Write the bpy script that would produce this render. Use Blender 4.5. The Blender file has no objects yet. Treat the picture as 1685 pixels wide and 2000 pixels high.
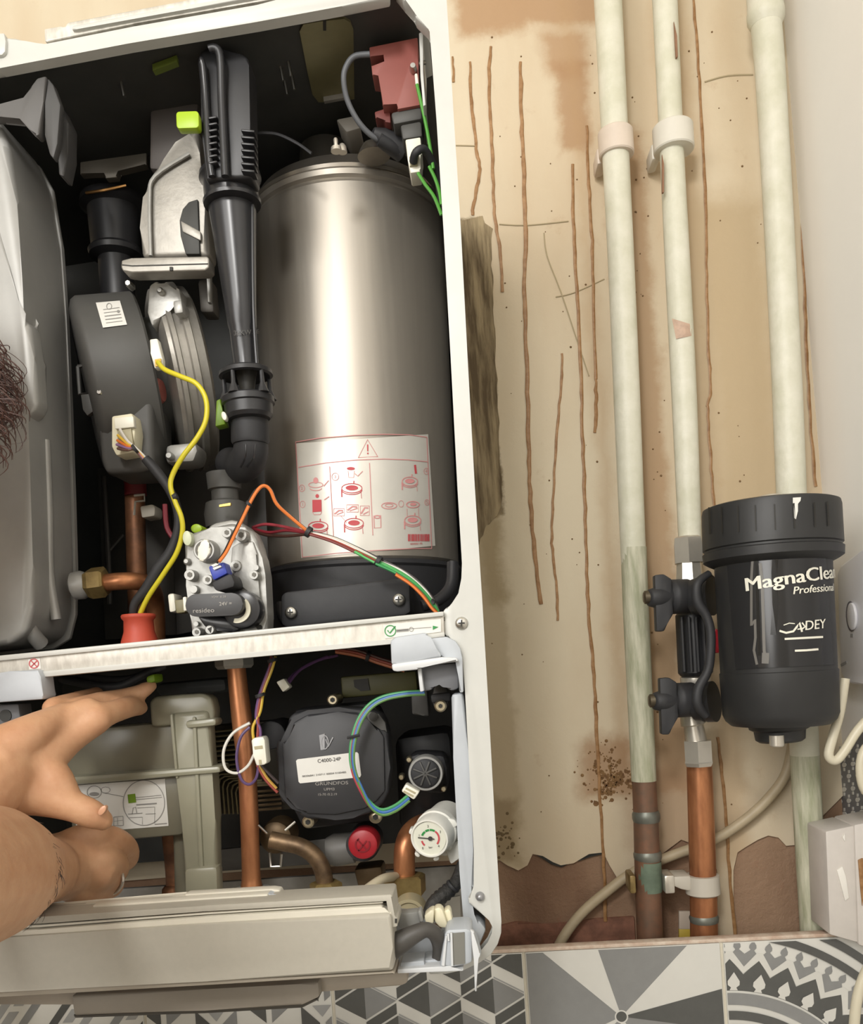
import bpy, bmesh, math, random
from mathutils import Vector, Matrix
random.seed(7)
SC = bpy.context.scene
COL = SC.collection
# ------------------------------------------------------------------ camera
F, CX, CY = 1700.0, 842.5, 1300.0          # focal length and principal point for a 1685 x 2000 frame
YAW, ROLL = math.radians(3.0), math.radians(4.6)
CAM = Vector((0.0, -1.0, 0.0))
_f = Vector((-math.sin(YAW), math.cos(YAW), 0)); _r0 = Vector((math.cos(YAW), math.sin(YAW), 0)); _u0 = Vector((0, 0, 1))
_r = _r0 * math.cos(ROLL) - _u0 * math.sin(ROLL)
_u = _r0 * math.sin(ROLL) + _u0 * math.cos(ROLL)
cd = bpy.data.cameras.new('camera'); cam = bpy.data.objects.new('camera', cd); COL.objects.link(cam)
cd.sensor_fit = 'VERTICAL'; cd.sensor_height = 24.0; cd.sensor_width = 24.0 * 1685 / 2000
cd.lens = F * 24.0 / 2000.0
cd.shift_y = (CY - 1000.0) / 2000.0
cd.clip_start = 0.01
m = Matrix((( _r.x, _u.x, -_f.x, CAM.x), (_r.y, _u.y, -_f.y, CAM.y), (_r.z, _u.z, -_f.z, CAM.z), (0, 0, 0, 1)))
cam.matrix_world = m
SC.camera = cam
# ------------------------------------------------------------------ light and exposure
SC.view_settings.view_transform = 'Standard'; SC.view_settings.look = 'None'
SC.view_settings.gamma = 1.0; SC.view_settings.use_curve_mapping = False
SC.view_settings.exposure = -0.08
w = bpy.data.worlds.new('room_air'); SC.world = w; w.use_nodes = True
w.node_tree.nodes['Background'].inputs[0].default_value = (1.0, 0.95, 0.88, 1)
w.node_tree.nodes['Background'].inputs[1].default_value = 0.25
def area(name, loc, aim, size, power, col):
    ld = bpy.data.lights.new(name, 'AREA'); ld.shape = 'DISK'; ld.size = size; ld.energy = power; ld.color = col
    o = bpy.data.objects.new(name, ld); COL.objects.link(o); o.location = loc
    o.rotation_euler = (Vector(aim) - Vector(loc)).to_track_quat('-Z', 'Y').to_euler(); return o
area('ceiling_lamp', (-0.24, -1.75, 0.85), (0.05, 0.0, -0.1), 0.24, 11.5, (1.0, 0.98, 0.95))
area('added_fill_light', (-0.95, -2.25, 0.6), (0.2, 0.0, -0.1), 1.2, 30.0, (1.0, 0.985, 0.96))  # large soft fill added to lift the right wall and boiler interior
# ------------------------------------------------------------------ helpers
def ray(px, py): return _f + _r * ((px - CX) / F) + _u * ((CY - py) / F)
def P(px, py, y):
    d = ray(px, py); return CAM + d * ((y - CAM.y) / d.y)
def S(px, py, y):
    d = ray(px, py); return ((y - CAM.y) / d.y) / F          # metres for one photo pixel there
def lin(c): return c / 12.92 if c <= 0.04045 else ((c + 0.055) / 1.055) ** 2.4
def rgb(h):
    h = h.lstrip('#'); return tuple(lin(int(h[i:i + 2], 16) / 255) for i in (0, 2, 4)) + (1,)
MATS = {}
def mat(name, h, rough=0.5, metal=0.0, var=0.0, scale=40.0, bump=0.0, bscale=None, stretch=(1, 1, 1), h2=None, trans=0.0, spec=0.5, sss=0.0, coat=0.0, aniso=0.0, rvar=0.0, lo=0.35, hi=0.65):
    if name in MATS: return MATS[name]
    mt = bpy.data.materials.new(name); mt.use_nodes = True; nt = mt.node_tree; b = nt.nodes['Principled BSDF']
    c = rgb(h)
    b.inputs['Base Color'].default_value = c; b.inputs['Roughness'].default_value = rough; b.inputs['Metallic'].default_value = metal
    b.inputs['Specular IOR Level'].default_value = spec
    if trans: b.inputs['Transmission Weight'].default_value = trans
    if coat: b.inputs['Coat Weight'].default_value = coat; b.inputs['Coat Roughness'].default_value = 0.15
    if aniso: b.inputs['Anisotropic'].default_value = aniso
    if sss: b.inputs['Subsurface Weight'].default_value = sss; b.inputs['Subsurface Radius'].default_value = (0.008, 0.004, 0.002); b.inputs['Subsurface Scale'].default_value = 0.6
    if var or bump or h2 or rvar:
        tc = nt.nodes.new('ShaderNodeTexCoord'); mp = nt.nodes.new('ShaderNodeMapping'); mp.inputs['Scale'].default_value = stretch
        nt.links.new(tc.outputs['Object'], mp.inputs['Vector'])
        nz = nt.nodes.new('ShaderNodeTexNoise'); nz.inputs['Scale'].default_value = scale; nz.inputs['Detail'].default_value = 6; nz.inputs['Roughness'].default_value = 0.6
        nt.links.new(mp.outputs[0], nz.inputs['Vector'])
        if var or h2:
            rp = nt.nodes.new('ShaderNodeValToRGB'); nt.links.new(nz.outputs['Fac'], rp.inputs[0])
            c2 = rgb(h2) if h2 else tuple(min(1, x * (1 - var)) for x in c[:3]) + (1,)
            rp.color_ramp.elements[0].color = c2; rp.color_ramp.elements[1].color = c
            rp.color_ramp.elements[0].position = lo; rp.color_ramp.elements[1].position = hi
            nt.links.new(rp.outputs[0], b.inputs['Base Color'])
        if rvar:
            mr = nt.nodes.new('ShaderNodeMapRange'); mr.inputs['From Min'].default_value = 0.3; mr.inputs['From Max'].default_value = 0.7
            mr.inputs['To Min'].default_value = max(0, rough - rvar); mr.inputs['To Max'].default_value = rough + rvar
            nt.links.new(nz.outputs['Fac'], mr.inputs['Value']); nt.links.new(mr.outputs[0], b.inputs['Roughness'])
        if bump:
            n2 = nz
            if bscale:
                n2 = nt.nodes.new('ShaderNodeTexNoise'); n2.inputs['Scale'].default_value = bscale; n2.inputs['Detail'].default_value = 5
                nt.links.new(mp.outputs[0], n2.inputs['Vector'])
            bp = nt.nodes.new('ShaderNodeBump'); bp.inputs['Strength'].default_value = bump; bp.inputs['Distance'].default_value = 0.002
            nt.links.new(n2.outputs['Fac'], bp.inputs['Height']); nt.links.new(bp.outputs[0], b.inputs['Normal'])
    MATS[name] = mt; return mt
ORG = {}
def thing(name, label, cat, at, group=None):
    o = bpy.data.objects.new(name, None); COL.objects.link(o); o.empty_display_size = 0.02
    p = P(*at) if not isinstance(at, Vector) else at
    o.location = p; ORG[o.name] = p; o['label'] = label; o['category'] = cat
    if group: o['group'] = group
    return o
def part(name, parent, mtl, *geoms, label=None, smooth=38, tag=None, sub=None):
    """one mesh object from geoms = (verts, faces); mtl is a material, or geoms are (material, geom) pairs when mtl is None"""
    org = ORG[parent.name] if parent else Vector((0, 0, 0))
    V, Fc, MI, ms = [], [], [], []
    for g in geoms:
        mm = mtl
        if mtl is None: mm, g = g
        if mm not in ms: ms.append(mm)
        k = ms.index(mm); n = len(V)
        V += [v - org for v in g[0]]; Fc += [[i + n for i in f] for f in g[1]]; MI += [k] * len(g[1])
    if not parent:                                   # put the origin at the base of a thing that is one mesh
        lo = Vector((sum(v.x for v in V) / len(V), sum(v.y for v in V) / len(V), min(v.z for v in V)))
        V = [v - lo for v in V]; org = lo
    me = bpy.data.meshes.new(name); me.from_pydata([tuple(v) for v in V], [], Fc); me.update()
    for q in ms: me.materials.append(q)
    me.polygons.foreach_set('material_index', MI)
    if smooth:
        me.polygons.foreach_set('use_smooth', [True] * len(Fc)); me.set_sharp_from_angle(angle=math.radians(smooth))
    o = bpy.data.objects.new(name, me); COL.objects.link(o)
    if parent: o.parent = parent
    else: o.location = org
    ORG[o.name] = org
    if label: o['label'] = label
    if tag: o['label'], o['category'] = tag[0], tag[1]
    if tag and len(tag) > 2: o['group'] = tag[2]
    return o
def bmout(bm):
    bmesh.ops.recalc_face_normals(bm, faces=bm.faces[:])
    bm.verts.index_update(); g = ([v.co.copy() for v in bm.verts], [[v.index for v in f.verts] for f in bm.faces]); bm.free(); return g
def hull(front, back, bev=0.0, seg=2):
    bm = bmesh.new(); n = len(front)
    a = [bm.verts.new(p) for p in front]; b = [bm.verts.new(p) for p in back]
    bm.faces.new(a); bm.faces.new(b[::-1])
    for i in range(n): j = (i + 1) % n; bm.faces.new((a[i], b[i], b[j], a[j]))
    if bev: bmesh.ops.bevel(bm, geom=bm.edges[:], offset=bev, segments=seg, profile=0.5, affect='EDGES', clamp_overlap=True)
    return bmout(bm)
def prism(poly, y, t, bev=0.0, seg=2, dz=0.0):
    """photo outline standing at depth y, extruded t metres straight back"""
    fr = [P(p[0], p[1], p[2] if len(p) > 2 else y) for p in poly]
    return hull(fr, [v + Vector((0, t, dz)) for v in fr], bev, seg)
def rr(cx, cy, w_, h_, r, ang=-4.6, n=5):
    r = min(r, w_ / 2, h_ / 2); out = []
    for sx, sy, a0 in ((1, -1, -90), (1, 1, 0), (-1, 1, 90), (-1, -1, 180)):
        for i in range(n + 1):
            a = math.radians(a0 + 90 * i / n)
            out.append((sx * (w_ / 2 - r) + r * math.cos(a), sy * (h_ / 2 - r) + r * math.sin(a)))
    c, s = math.cos(math.radians(ang)), math.sin(math.radians(ang))
    return [(cx + x * c - y * s, cy + x * s + y * c) for x, y in out]
def ell(cx, cy, rx, ry=None, n=24, ang=0, a0=0, a1=360):
    ry = ry or rx; c, s = math.cos(math.radians(ang)), math.sin(math.radians(ang)); out = []
    full = abs(a1 - a0) >= 360
    for i in range(n if full else n + 1):
        a = math.radians(a0 + (a1 - a0) * i / n); x, y = rx * math.cos(a), ry * math.sin(a); out.append((cx + x * c - y * s, cy + x * s + y * c))
    return out
def box(x0, y0, x1, y1, yd, t, bev=0.0, ang=-4.6, r=0, n=3):
    cx, cy, w_, h_ = (x0 + x1) / 2, (y0 + y1) / 2, x1 - x0, y1 - y0
    if r: return prism(rr(cx, cy, w_, h_, r, ang, n), yd, t, bev)
    c, s = math.cos(math.radians(ang)), math.sin(math.radians(ang))
    q = [(-w_ / 2, -h_ / 2), (w_ / 2, -h_ / 2), (w_ / 2, h_ / 2), (-w_ / 2, h_ / 2)]
    return prism([(cx + x * c - y * s, cy + x * s + y * c) for x, y in q], yd, t, bev)
def crom(pts, sub):
    out = []; n = len(pts)
    for i in range(n - 1):
        p0, p1, p2, p3 = pts[max(i - 1, 0)], pts[i], pts[i + 1], pts[min(i + 2, n - 1)]
        for k in range(sub):
            t = k / sub
            out.append(tuple(0.5 * (2 * b + (c - a) * t + (2 * a - 5 * b + 4 * c - d) * t * t + (3 * b - a - 3 * c + d) * t ** 3) for a, b, c, d in zip(p0, p1, p2, p3)))
    out.append(tuple(pts[-1])); return out
def sweep(C, R, n=10, flat=None):
    """tube through world points C with radii R (metres)"""
    V, Fc = [], []; up = Vector((0.31, 0.52, 0.79)).normalized(); m_ = len(C); prev = None
    for i in range(m_):
        t = (C[min(i + 1, m_ - 1)] - C[max(i - 1, 0)])
        if t.length < 1e-9: t = prev_t
        t.normalize(); prev_t = t
        a = (up - t * up.dot(t)).normalized() if prev is None else (prev - t * prev.dot(t)).normalized()
        prev = a; b = t.cross(a)
        for k in range(n):
            an = 2 * math.pi * k / n; V.append(C[i] + (a * math.cos(an) + b * math.sin(an)) * R[i])
    for i in range(m_ - 1):
        for k in range(n):
            j = (k + 1) % n; Fc.append([i * n + k, i * n + j, (i + 1) * n + j, (i + 1) * n + k])
    Fc.append(list(range(n))[::-1]); Fc.append([(m_ - 1) * n + k for k in range(n)])
    return V, Fc
def tube(pts, r, n=10, sub=6, world=False):
    """pts (px, py, y[, r_px])"""
    q = [tuple(p) if len(p) > 3 else tuple(p) + (r,) for p in pts]
    q = crom(q, sub) if sub > 1 and len(q) > 2 else q
    return sweep([P(a, b, c) for a, b, c, d in q], [max(d, 0.2) * S(a, b, c) for a, b, c, d in q], n)
def lathe(p0, p1, prof, n=40, rot=0.0):
    """prof = (t along p0..p1, radius px)"""
    A, B = P(*p0), P(*p1); sc = (S(*p0) + S(*p1)) / 2; ax = (B - A); t = ax.normalized()
    a = Vector((0, -1, 0)); a = (a - t * a.dot(t))
    if a.length < 0.2: a = Vector((1, 0, 0)); a = a - t * a.dot(t)
    a.normalize(); b = t.cross(a); V, Fc = [], []
    for (k, r) in prof:
        c = A + ax * k
        for i in range(n):
            an = 2 * math.pi * i / n + rot; V.append(c + (a * math.cos(an) + b * math.sin(an)) * max(r, 0.05) * sc)
    for k in range(len(prof) - 1):
        for i in range(n):
            j = (i + 1) % n; Fc.append([k * n + i, (k + 1) * n + i, (k + 1) * n + j, k * n + j])
    Fc.append(list(range(n))); Fc.append([(len(prof) - 1) * n + i for i in range(n)][::-1])
    bm = bmesh.new(); vs = [bm.verts.new(v) for v in V]
    for f in Fc: bm.faces.new([vs[i] for i in f])
    return bmout(bm)
def knob(px, py, y, prof, n=28, lean=(0, 0), rot=0.0):
    """turned part facing the viewer; prof = (metres back from y, radius px); lean = drift of the axis in px per metre"""
    A = P(px, py, y); sc = S(px, py, y); V, Fc = [], []; ax = Vector((lean[0] * sc, 1, -lean[1] * sc)).normalized()
    a = Vector((0, 0, 1)); a = (a - ax * a.dot(ax)).normalized(); b = ax.cross(a)
    for k, r in prof:
        for i in range(n):
            an = 2 * math.pi * i / n + rot; V.append(A + ax * k + (a * math.cos(an) + b * math.sin(an)) * max(r, 0.05) * sc)
    for k in range(len(prof) - 1):
        for i in range(n):
            j = (i + 1) % n; Fc.append([k * n + i, (k + 1) * n + i, (k + 1) * n + j, k * n + j])
    Fc.append(list(range(n))); Fc.append([(len(prof) - 1) * n + i for i in range(n)][::-1])
    bm = bmesh.new(); vs = [bm.verts.new(v) for v in V]
    for f in Fc: bm.faces.new([vs[i] for i in f])
    return bmout(bm)
def flat(y): return lambda px, py: P(px, py, y)
def round_(p0, p1, R, off=0.0):
    """surface of a cylinder: photo pixel -> the near side"""
    A, B = P(*p0), P(*p1); t = (B - A).normalized(); RR = R * (S(*p0) + S(*p1)) / 2 + off
    def f(px, py):
        d = ray(px, py); o = CAM - A
        dp = d - t * d.dot(t); op = o - t * o.dot(t)
        a, b, c = dp.dot(dp), 2 * dp.dot(op), op.dot(op) - RR * RR
        q = b * b - 4 * a * c
        k = (-b - math.sqrt(q)) / (2 * a) if q > 0 else -b / (2 * a)
        return CAM + d * k
    return f
def stroke(pts, w_, sf, closed=False):
    pts = [tuple(p) for p in pts]; V, Fc = [], []; n = len(pts)
    for i, p in enumerate(pts):
        a = pts[i - 1] if (i or closed) else p; b = pts[(i + 1) % n] if (i < n - 1 or closed) else p
        dx, dy = b[0] - a[0], b[1] - a[1]; l = math.hypot(dx, dy) or 1; nx, ny = -dy / l * w_ / 2, dx / l * w_ / 2
        V += [sf(p[0] + nx, p[1] + ny), sf(p[0] - nx, p[1] - ny)]
    for i in range(n if closed else n - 1):
        j = (i + 1) % n; Fc.append([2 * i, 2 * i + 1, 2 * j + 1, 2 * j])
    return V, Fc
def fill(pts, sf): return [sf(*p) for p in pts], [list(range(len(pts)))]
def sheet(c, sf, nu=16, nv=8):
    """a four-cornered sheet laid on a surface; c = tl, tr, br, bl"""
    V, Fc = [], []
    for j in range(nv + 1):
        for i in range(nu + 1):
            u, v = i / nu, j / nv
            V.append(sf(*[(c[0][k] * (1 - u) + c[1][k] * u) * (1 - v) + (c[3][k] * (1 - u) + c[2][k] * u) * v for k in (0, 1)]))
    for j in range(nv):
        for i in range(nu): a = j * (nu + 1) + i; Fc.append([a, a + 1, a + nu + 2, a + nu + 1])
    return V, Fc
def text(body, px, py, size, sf, ang=-4.6, sx=1.0, shear=0.0, bold=0.0):
    """lettering: baseline starts at (px, py); size = cap height-ish in px"""
    cu = bpy.data.curves.new('lettering', 'FONT'); cu.body = body; cu.size = 1.0; cu.offset = bold; cu.resolution_u = 3
    o = bpy.data.objects.new('lettering', cu); COL.objects.link(o)
    bpy.context.view_layer.update()
    me = o.evaluated_get(bpy.context.evaluated_depsgraph_get()).to_mesh()
    c, s = math.cos(math.radians(ang)), math.sin(math.radians(ang)); k = size / 0.69
    V = []
    for v in me.vertices:
        x, y = (v.co.x * sx + v.co.y * shear) * k, -v.co.y * k; V.append(sf(px + x * c - y * s, py + x * s + y * c))
    Fc = [list(p.vertices) for p in me.polygons]
    o.to_mesh_clear(); bpy.data.objects.remove(o); bpy.data.curves.remove(cu); return V, Fc
def screw(parent, px, py, y, r, mtl, dark, name='screw', t=0.006):
    s_ = part(name, parent, mtl, knob(px, py, y, [(0.0, r * 0.55), (0.0012, r * 0.9), (0.003, r), (t, r)], 20))
    part('cross_recess', s_, dark, prism([(px - r * .5, py - r * .12), (px - r * .12, py - r * .12), (px - r * .12, py - r * .5), (px + r * .12, py - r * .5), (px + r * .12, py - r * .12), (px + r * .5, py - r * .12),
        (px + r * .5, py + r * .12), (px + r * .12, py + r * .12), (px + r * .12, py + r * .5), (px - r * .12, py + r * .5), (px - r * .12, py + r * .12), (px - r * .5, py + r * .12)], y - 0.0003, 0.001))
    return s_
def setting(o): o['kind'] = 'structure'; return o

def wrap(p0, p1, R, off, xc):
    """lettering that runs round a cylinder: horizontal pixels become arc length measured from column xc"""
    sf_ = round_(p0, p1, R, off); A = P(*p0); t = (P(*p1) - A).normalized()
    def f(px, py):
        h = sf_(xc, py); o_ = A + t * (h - A).dot(t); return o_ + Matrix.Rotation((px - xc) / R, 3, Vector((0, 0, 1)) if t.z > 0 else -t) @ (h - o_)
    return f
# ------------------------------------------------------------------ materials
WHITE = mat('white_enamel', 'c8c8c2', 0.35, var=0.05, scale=30)
DULLW = mat('dusty_zinc', 'd6d2c8', 0.45, metal=0.25, var=0.35, scale=60, stretch=(3, 1, 1), h2='bab5ab')
GREYT = mat('pale_grey_plastic', 'b6bbc0', 0.45, var=0.06, scale=50)
GREYD = mat('mid_grey_plastic', '6e6f72', 0.55, var=0.1)
BLACKI = mat('black_casing_inside', '3d3d3a', 0.6, var=0.2, scale=30)
BLK = mat('black_plastic', '29292b', 0.42, var=0.15, scale=60)
BLKG = mat('glossy_black_plastic', '2b2b2d', 0.28, var=0.1, scale=60)
BLKM = mat('matt_black_plastic', '2c2c2e', 0.6, var=0.12, scale=90, bump=0.1)
DGREY = mat('charcoal_plastic', '4c4b48', 0.55, var=0.1)
VESS = mat('grey_pressed_steel', 'a3a29e', 0.4, metal=0.2, var=0.12, scale=20)
ALU = mat('cast_aluminium', '9d9991', 0.45, metal=0.55, var=0.15, scale=70, bump=0.08, bscale=300)
ALUL = mat('bright_cast_aluminium', 'a9a8a3', 0.42, metal=0.4, var=0.15, scale=90, bump=0.08, bscale=300)
STEEL = mat('brushed_stainless', 'aaa398', 0.44, metal=0.72, var=0.08, scale=14, stretch=(8, 8, 0.35), rvar=0.04)
CHROME = mat('nickel_plate', 'd2ccc0', 0.3, metal=0.65, var=0.08)
STEELS = mat('screw_steel', 'bfbdb6', 0.28, metal=1.0)
DARKM = mat('dark_recess', '26241f', 0.6)
COPPER = mat('copper', 'c98a5f', 0.36, metal=0.65, var=0.5, scale=45, stretch=(1, 1, 0.3), h2='9a6444')
COPPERD = mat('dull_copper', '9a6a4a', 0.45, metal=0.5, var=0.4, scale=45, h2='6a4a38')
BRASS = mat('old_brass', 'a08a58', 0.42, metal=0.5, var=0.35, scale=60, h2='77643f')
BRONZE = mat('brown_bronze', '6e5a40', 0.5, metal=0.5, var=0.3, scale=60)
CREAM = mat('cream_plastic', 'e4ddc0', 0.42, var=0.06)
IVORY = mat('ivory_plastic', 'e9e6d6', 0.4)
PAPER = mat('white_label_paper', 'dfddd6', 0.55, var=0.04)
INK = mat('black_ink', '3a3836', 0.6)
INKG = mat('grey_ink', '8d8b87', 0.6)
RED = mat('red_plastic', 'a8232d', 0.4, var=0.15)
ORANGE = mat('orange_red_rubber', 'c8503a', 0.5, var=0.08)
MAROON = mat('dull_red_plastic', '935249', 0.55, var=0.08)
DRED = mat('dark_red_rubber', '6e1f22', 0.55)
LIME = mat('lime_plastic', '9fbe1e', 0.4)
LIMED = mat('green_plastic', '6f9020', 0.45)
BLUEP = mat('blue_plastic', '3a49a8', 0.4)
OLIVE = mat('olive_plastic', '4c4a24', 0.5)
MILK = mat('milky_plastic', '8f8a77', 0.3, var=0.12, scale=25, trans=0.3)
MILKL = mat('milky_plastic_wall', 'a9a690', 0.3, var=0.1, scale=25, trans=0.25)
PANEL = mat('warm_grey_panel', 'b4afa2', 0.5, var=0.04, scale=200)
PANELW = mat('light_panel_edge', 'dcd7c8', 0.45, var=0.05)
PANELD = mat('taupe_panel', '9a9182', 0.55, var=0.05)
REDINK = mat('red_ink', 'c04a50', 0.6)
PINKINK = mat('pale_red_ink', 'd08e8c', 0.6)
GREENINK = mat('green_ink', '2f8a45', 0.6)
LABEL = mat('clear_white_label', 'd9d5cb', 0.34, metal=0.25, var=0.06, scale=30)
def wirem(h): return mat('wire_' + h, h, 0.4)
# ------------------------------------------------------------------ the room
WALLM = bpy.data.materials.new('stained_shaded_beige_paint'); WALLM.use_nodes = True
def wall_nodes(mt, base, mid, stain, sc1=5.0, sc2=26.0, bump=0.25, rough=0.7):
    nt = mt.node_tree; b = nt.nodes['Principled BSDF']; b.inputs['Roughness'].default_value = rough
    tc = nt.nodes.new('ShaderNodeTexCoord'); mp = nt.nodes.new('ShaderNodeMapping'); mp.inputs['Scale'].default_value = (1.6, 1, 0.5)
    nt.links.new(tc.outputs['Object'], mp.inputs[0])
    n1 = nt.nodes.new('ShaderNodeTexNoise'); n1.inputs['Scale'].default_value = sc1; n1.inputs['Detail'].default_value = 7; nt.links.new(mp.outputs[0], n1.inputs[0])
    r1 = nt.nodes.new('ShaderNodeValToRGB'); r1.color_ramp.elements[0].color = rgb(mid); r1.color_ramp.elements[1].color = rgb(base)
    r1.color_ramp.elements[0].position = 0.32; r1.color_ramp.elements[1].position = 0.6; nt.links.new(n1.outputs[0], r1.inputs[0])
    n2 = nt.nodes.new('ShaderNodeTexNoise'); n2.inputs['Scale'].default_value = sc2; n2.inputs['Detail'].default_value = 8; n2.inputs['Roughness'].default_value = 0.7; nt.links.new(tc.outputs['Object'], n2.inputs[0])
    r2 = nt.nodes.new('ShaderNodeValToRGB'); r2.color_ramp.elements[0].position = 0.62; r2.color_ramp.elements[1].position = 0.78
    r2.color_ramp.elements[0].color = (0, 0, 0, 1); r2.color_ramp.elements[1].color = (0.6, 0.6, 0.6, 1); nt.links.new(n2.outputs[0], r2.inputs[0])
    mx = nt.nodes.new('ShaderNodeMixRGB'); nt.links.new(r2.outputs[0], mx.inputs[0]); nt.links.new(r1.outputs[0], mx.inputs[1]); mx.inputs[2].default_value = rgb(stain)
    nt.links.new(mx.outputs[0], b.inputs['Base Color'])
    bp = nt.nodes.new('ShaderNodeBump'); bp.inputs['Strength'].default_value = bump; bp.inputs['Distance'].default_value = 0.004
    nt.links.new(n2.outputs[0], bp.inputs['Height']); nt.links.new(bp.outputs[0], b.inputs['Normal'])
wall_nodes(WALLM, 'd9ccb2', 'cdb99b', 'b89c7c', 5, 26, 0.18)
def soft_boxes(mt, boxes, amp=0.03):
    nt = mt.node_tree; b = nt.nodes['Principled BSDF']; src = b.inputs['Base Color'].links[0].from_socket
    ge = nt.nodes.new('ShaderNodeNewGeometry'); nz = nt.nodes.new('ShaderNodeTexNoise'); nz.inputs['Scale'].default_value = 22; nz.inputs['Detail'].default_value = 8; nz.inputs['Roughness'].default_value = 0.65
    nt.links.new(ge.outputs['Position'], nz.inputs['Vector'])
    sb = nt.nodes.new('ShaderNodeVectorMath'); sb.operation = 'SUBTRACT'; nt.links.new(nz.outputs['Color'], sb.inputs[0]); sb.inputs[1].default_value = (.5, .5, .5)
    ma = nt.nodes.new('ShaderNodeVectorMath'); ma.operation = 'MULTIPLY_ADD'; nt.links.new(sb.outputs[0], ma.inputs[0]); ma.inputs[1].default_value = (amp * 2.2, 0, amp * 2.8); nt.links.new(ge.outputs['Position'], ma.inputs[2])
    sx = nt.nodes.new('ShaderNodeSeparateXYZ'); nt.links.new(ma.outputs[0], sx.inputs[0])
    for (x0, y0, x1, y1, soft, col, k) in boxes:
        A, B = P(x0, y0, 0), P(x1, y1, 0); m0 = P((x0 + x1) / 2, (y0 + y1) / 2, 0); hw = (P(x1, (y0 + y1) / 2, 0).x - P(x0, (y0 + y1) / 2, 0).x) / 2; hz = (P((x0 + x1) / 2, y0, 0).z - P((x0 + x1) / 2, y1, 0).z) / 2
        cur = None
        for ch, c, h in (('X', m0.x, hw), ('Z', m0.z, hz)):
            d = nt.nodes.new('ShaderNodeMath'); d.operation = 'SUBTRACT'; nt.links.new(sx.outputs[ch], d.inputs[0]); d.inputs[1].default_value = c
            a = nt.nodes.new('ShaderNodeMath'); a.operation = 'ABSOLUTE'; nt.links.new(d.outputs[0], a.inputs[0])
            r = nt.nodes.new('ShaderNodeMapRange'); r.interpolation_type = 'SMOOTHSTEP'; nt.links.new(a.outputs[0], r.inputs['Value']); r.inputs['From Min'].default_value = h + soft; r.inputs['From Max'].default_value = h - soft
            if cur is None: cur = r
            else:
                q = nt.nodes.new('ShaderNodeMath'); q.operation = 'MULTIPLY'; nt.links.new(cur.outputs[0], q.inputs[0]); nt.links.new(r.outputs[0], q.inputs[1])
                kk = nt.nodes.new('ShaderNodeMath'); kk.operation = 'MULTIPLY'; nt.links.new(q.outputs[0], kk.inputs[0]); kk.inputs[1].default_value = k; cur = kk
        mx = nt.nodes.new('ShaderNodeMixRGB'); nt.links.new(cur.outputs[0], mx.inputs[0]); nt.links.new(src, mx.inputs[1]); mx.inputs[2].default_value = rgb(col); src = mx.outputs[0]
    nt.links.new(src, b.inputs['Base Color'])
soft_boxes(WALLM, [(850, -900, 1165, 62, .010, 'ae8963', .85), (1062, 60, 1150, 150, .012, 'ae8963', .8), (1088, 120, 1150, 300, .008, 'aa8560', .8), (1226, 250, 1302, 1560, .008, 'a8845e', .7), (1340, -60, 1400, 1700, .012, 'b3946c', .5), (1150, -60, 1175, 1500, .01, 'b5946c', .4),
    (905, 430, 962, 1010, .003, '7f6f52', .95), (930, 1000, 1000, 1700, .006, 'ad9a78', .6), (1130, 1440, 1245, 1560, .012, '9a7048', .7), (1380, 380, 1520, 1060, .02, 'b7a07c', .8), (1230, 1500, 1400, 1700, .015, 'a3805f', .6), (960, 1560, 1010, 1680, .008, '8f7a58', .7), (940, 1010, 985, 1180, .01, '97845f', .6), (1400, -80, 1480, 380, .02, 'b99b72', .35)], 0.016)  # taupe band by the boiler: old wallpaper edge with the boiler's shadow painted in
RENDER = bpy.data.materials.new('brown_render'); RENDER.use_nodes = True
wall_nodes(RENDER, 'a08268', '866750', '94573f', 9, 40, 0.9)
PEEL = bpy.data.materials.new('rusty_damp_plaster'); PEEL.use_nodes = True
wall_nodes(PEEL, 'c69a68', 'b58253', '9d6a40', 14, 60, 0.7)
OLDP = bpy.data.materials.new('old_grey_mortar'); OLDP.use_nodes = True
wall_nodes(OLDP, '8f7f5f', '6c5b42', 'b7a680', 22, 60, 1.0)
ROOMW = mat('plain_room_paint', 'e4dfd4', 0.7)
RIGHTW = mat('white_gloss_wall', 'faf8f4', 0.4, var=0.02, scale=12)
FLOORM = mat('grey_floor', '8a8680', 0.6)
def slab(x0, x1, y0, y1, z0, z1):
    fr = [Vector((x0, y0, z0)), Vector((x1, y0, z0)), Vector((x1, y0, z1)), Vector((x0, y0, z1))]
    return hull(fr, [v + Vector((0, y1 - y0, 0)) for v in fr])
ZF, ZC = -1.25, 1.35
XR = (P(1556, 200, 0).x + P(1612, 1200, 0).x) / 2
wb = setting(part('wall_back', None, RENDER, slab(-1.9, XR + 0.1, 0.004, 0.08, ZF, ZC), smooth=0))
wr = setting(part('wall_right', None, RIGHTW, slab(XR, XR + 0.1, -2.7, 0.004, ZF, ZC), smooth=0))
setting(part('wall_left', None, ROOMW, slab(-1.9, -1.8, -2.7, 0.004, ZF, ZC), smooth=0))
setting(part('wall_front', None, ROOMW, slab(-1.9, XR + 0.1, -2.8, -2.7, ZF, ZC), smooth=0))
setting(part('ceiling', None, ROOMW, slab(-1.9, XR + 0.1, -2.8, 0.08, ZC, ZC + 0.1), smooth=0))
setting(part('floor', None, FLOORM, slab(-1.9, XR + 0.1, -2.8, 0.08, ZF - 0.1, ZF), smooth=0))
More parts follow.
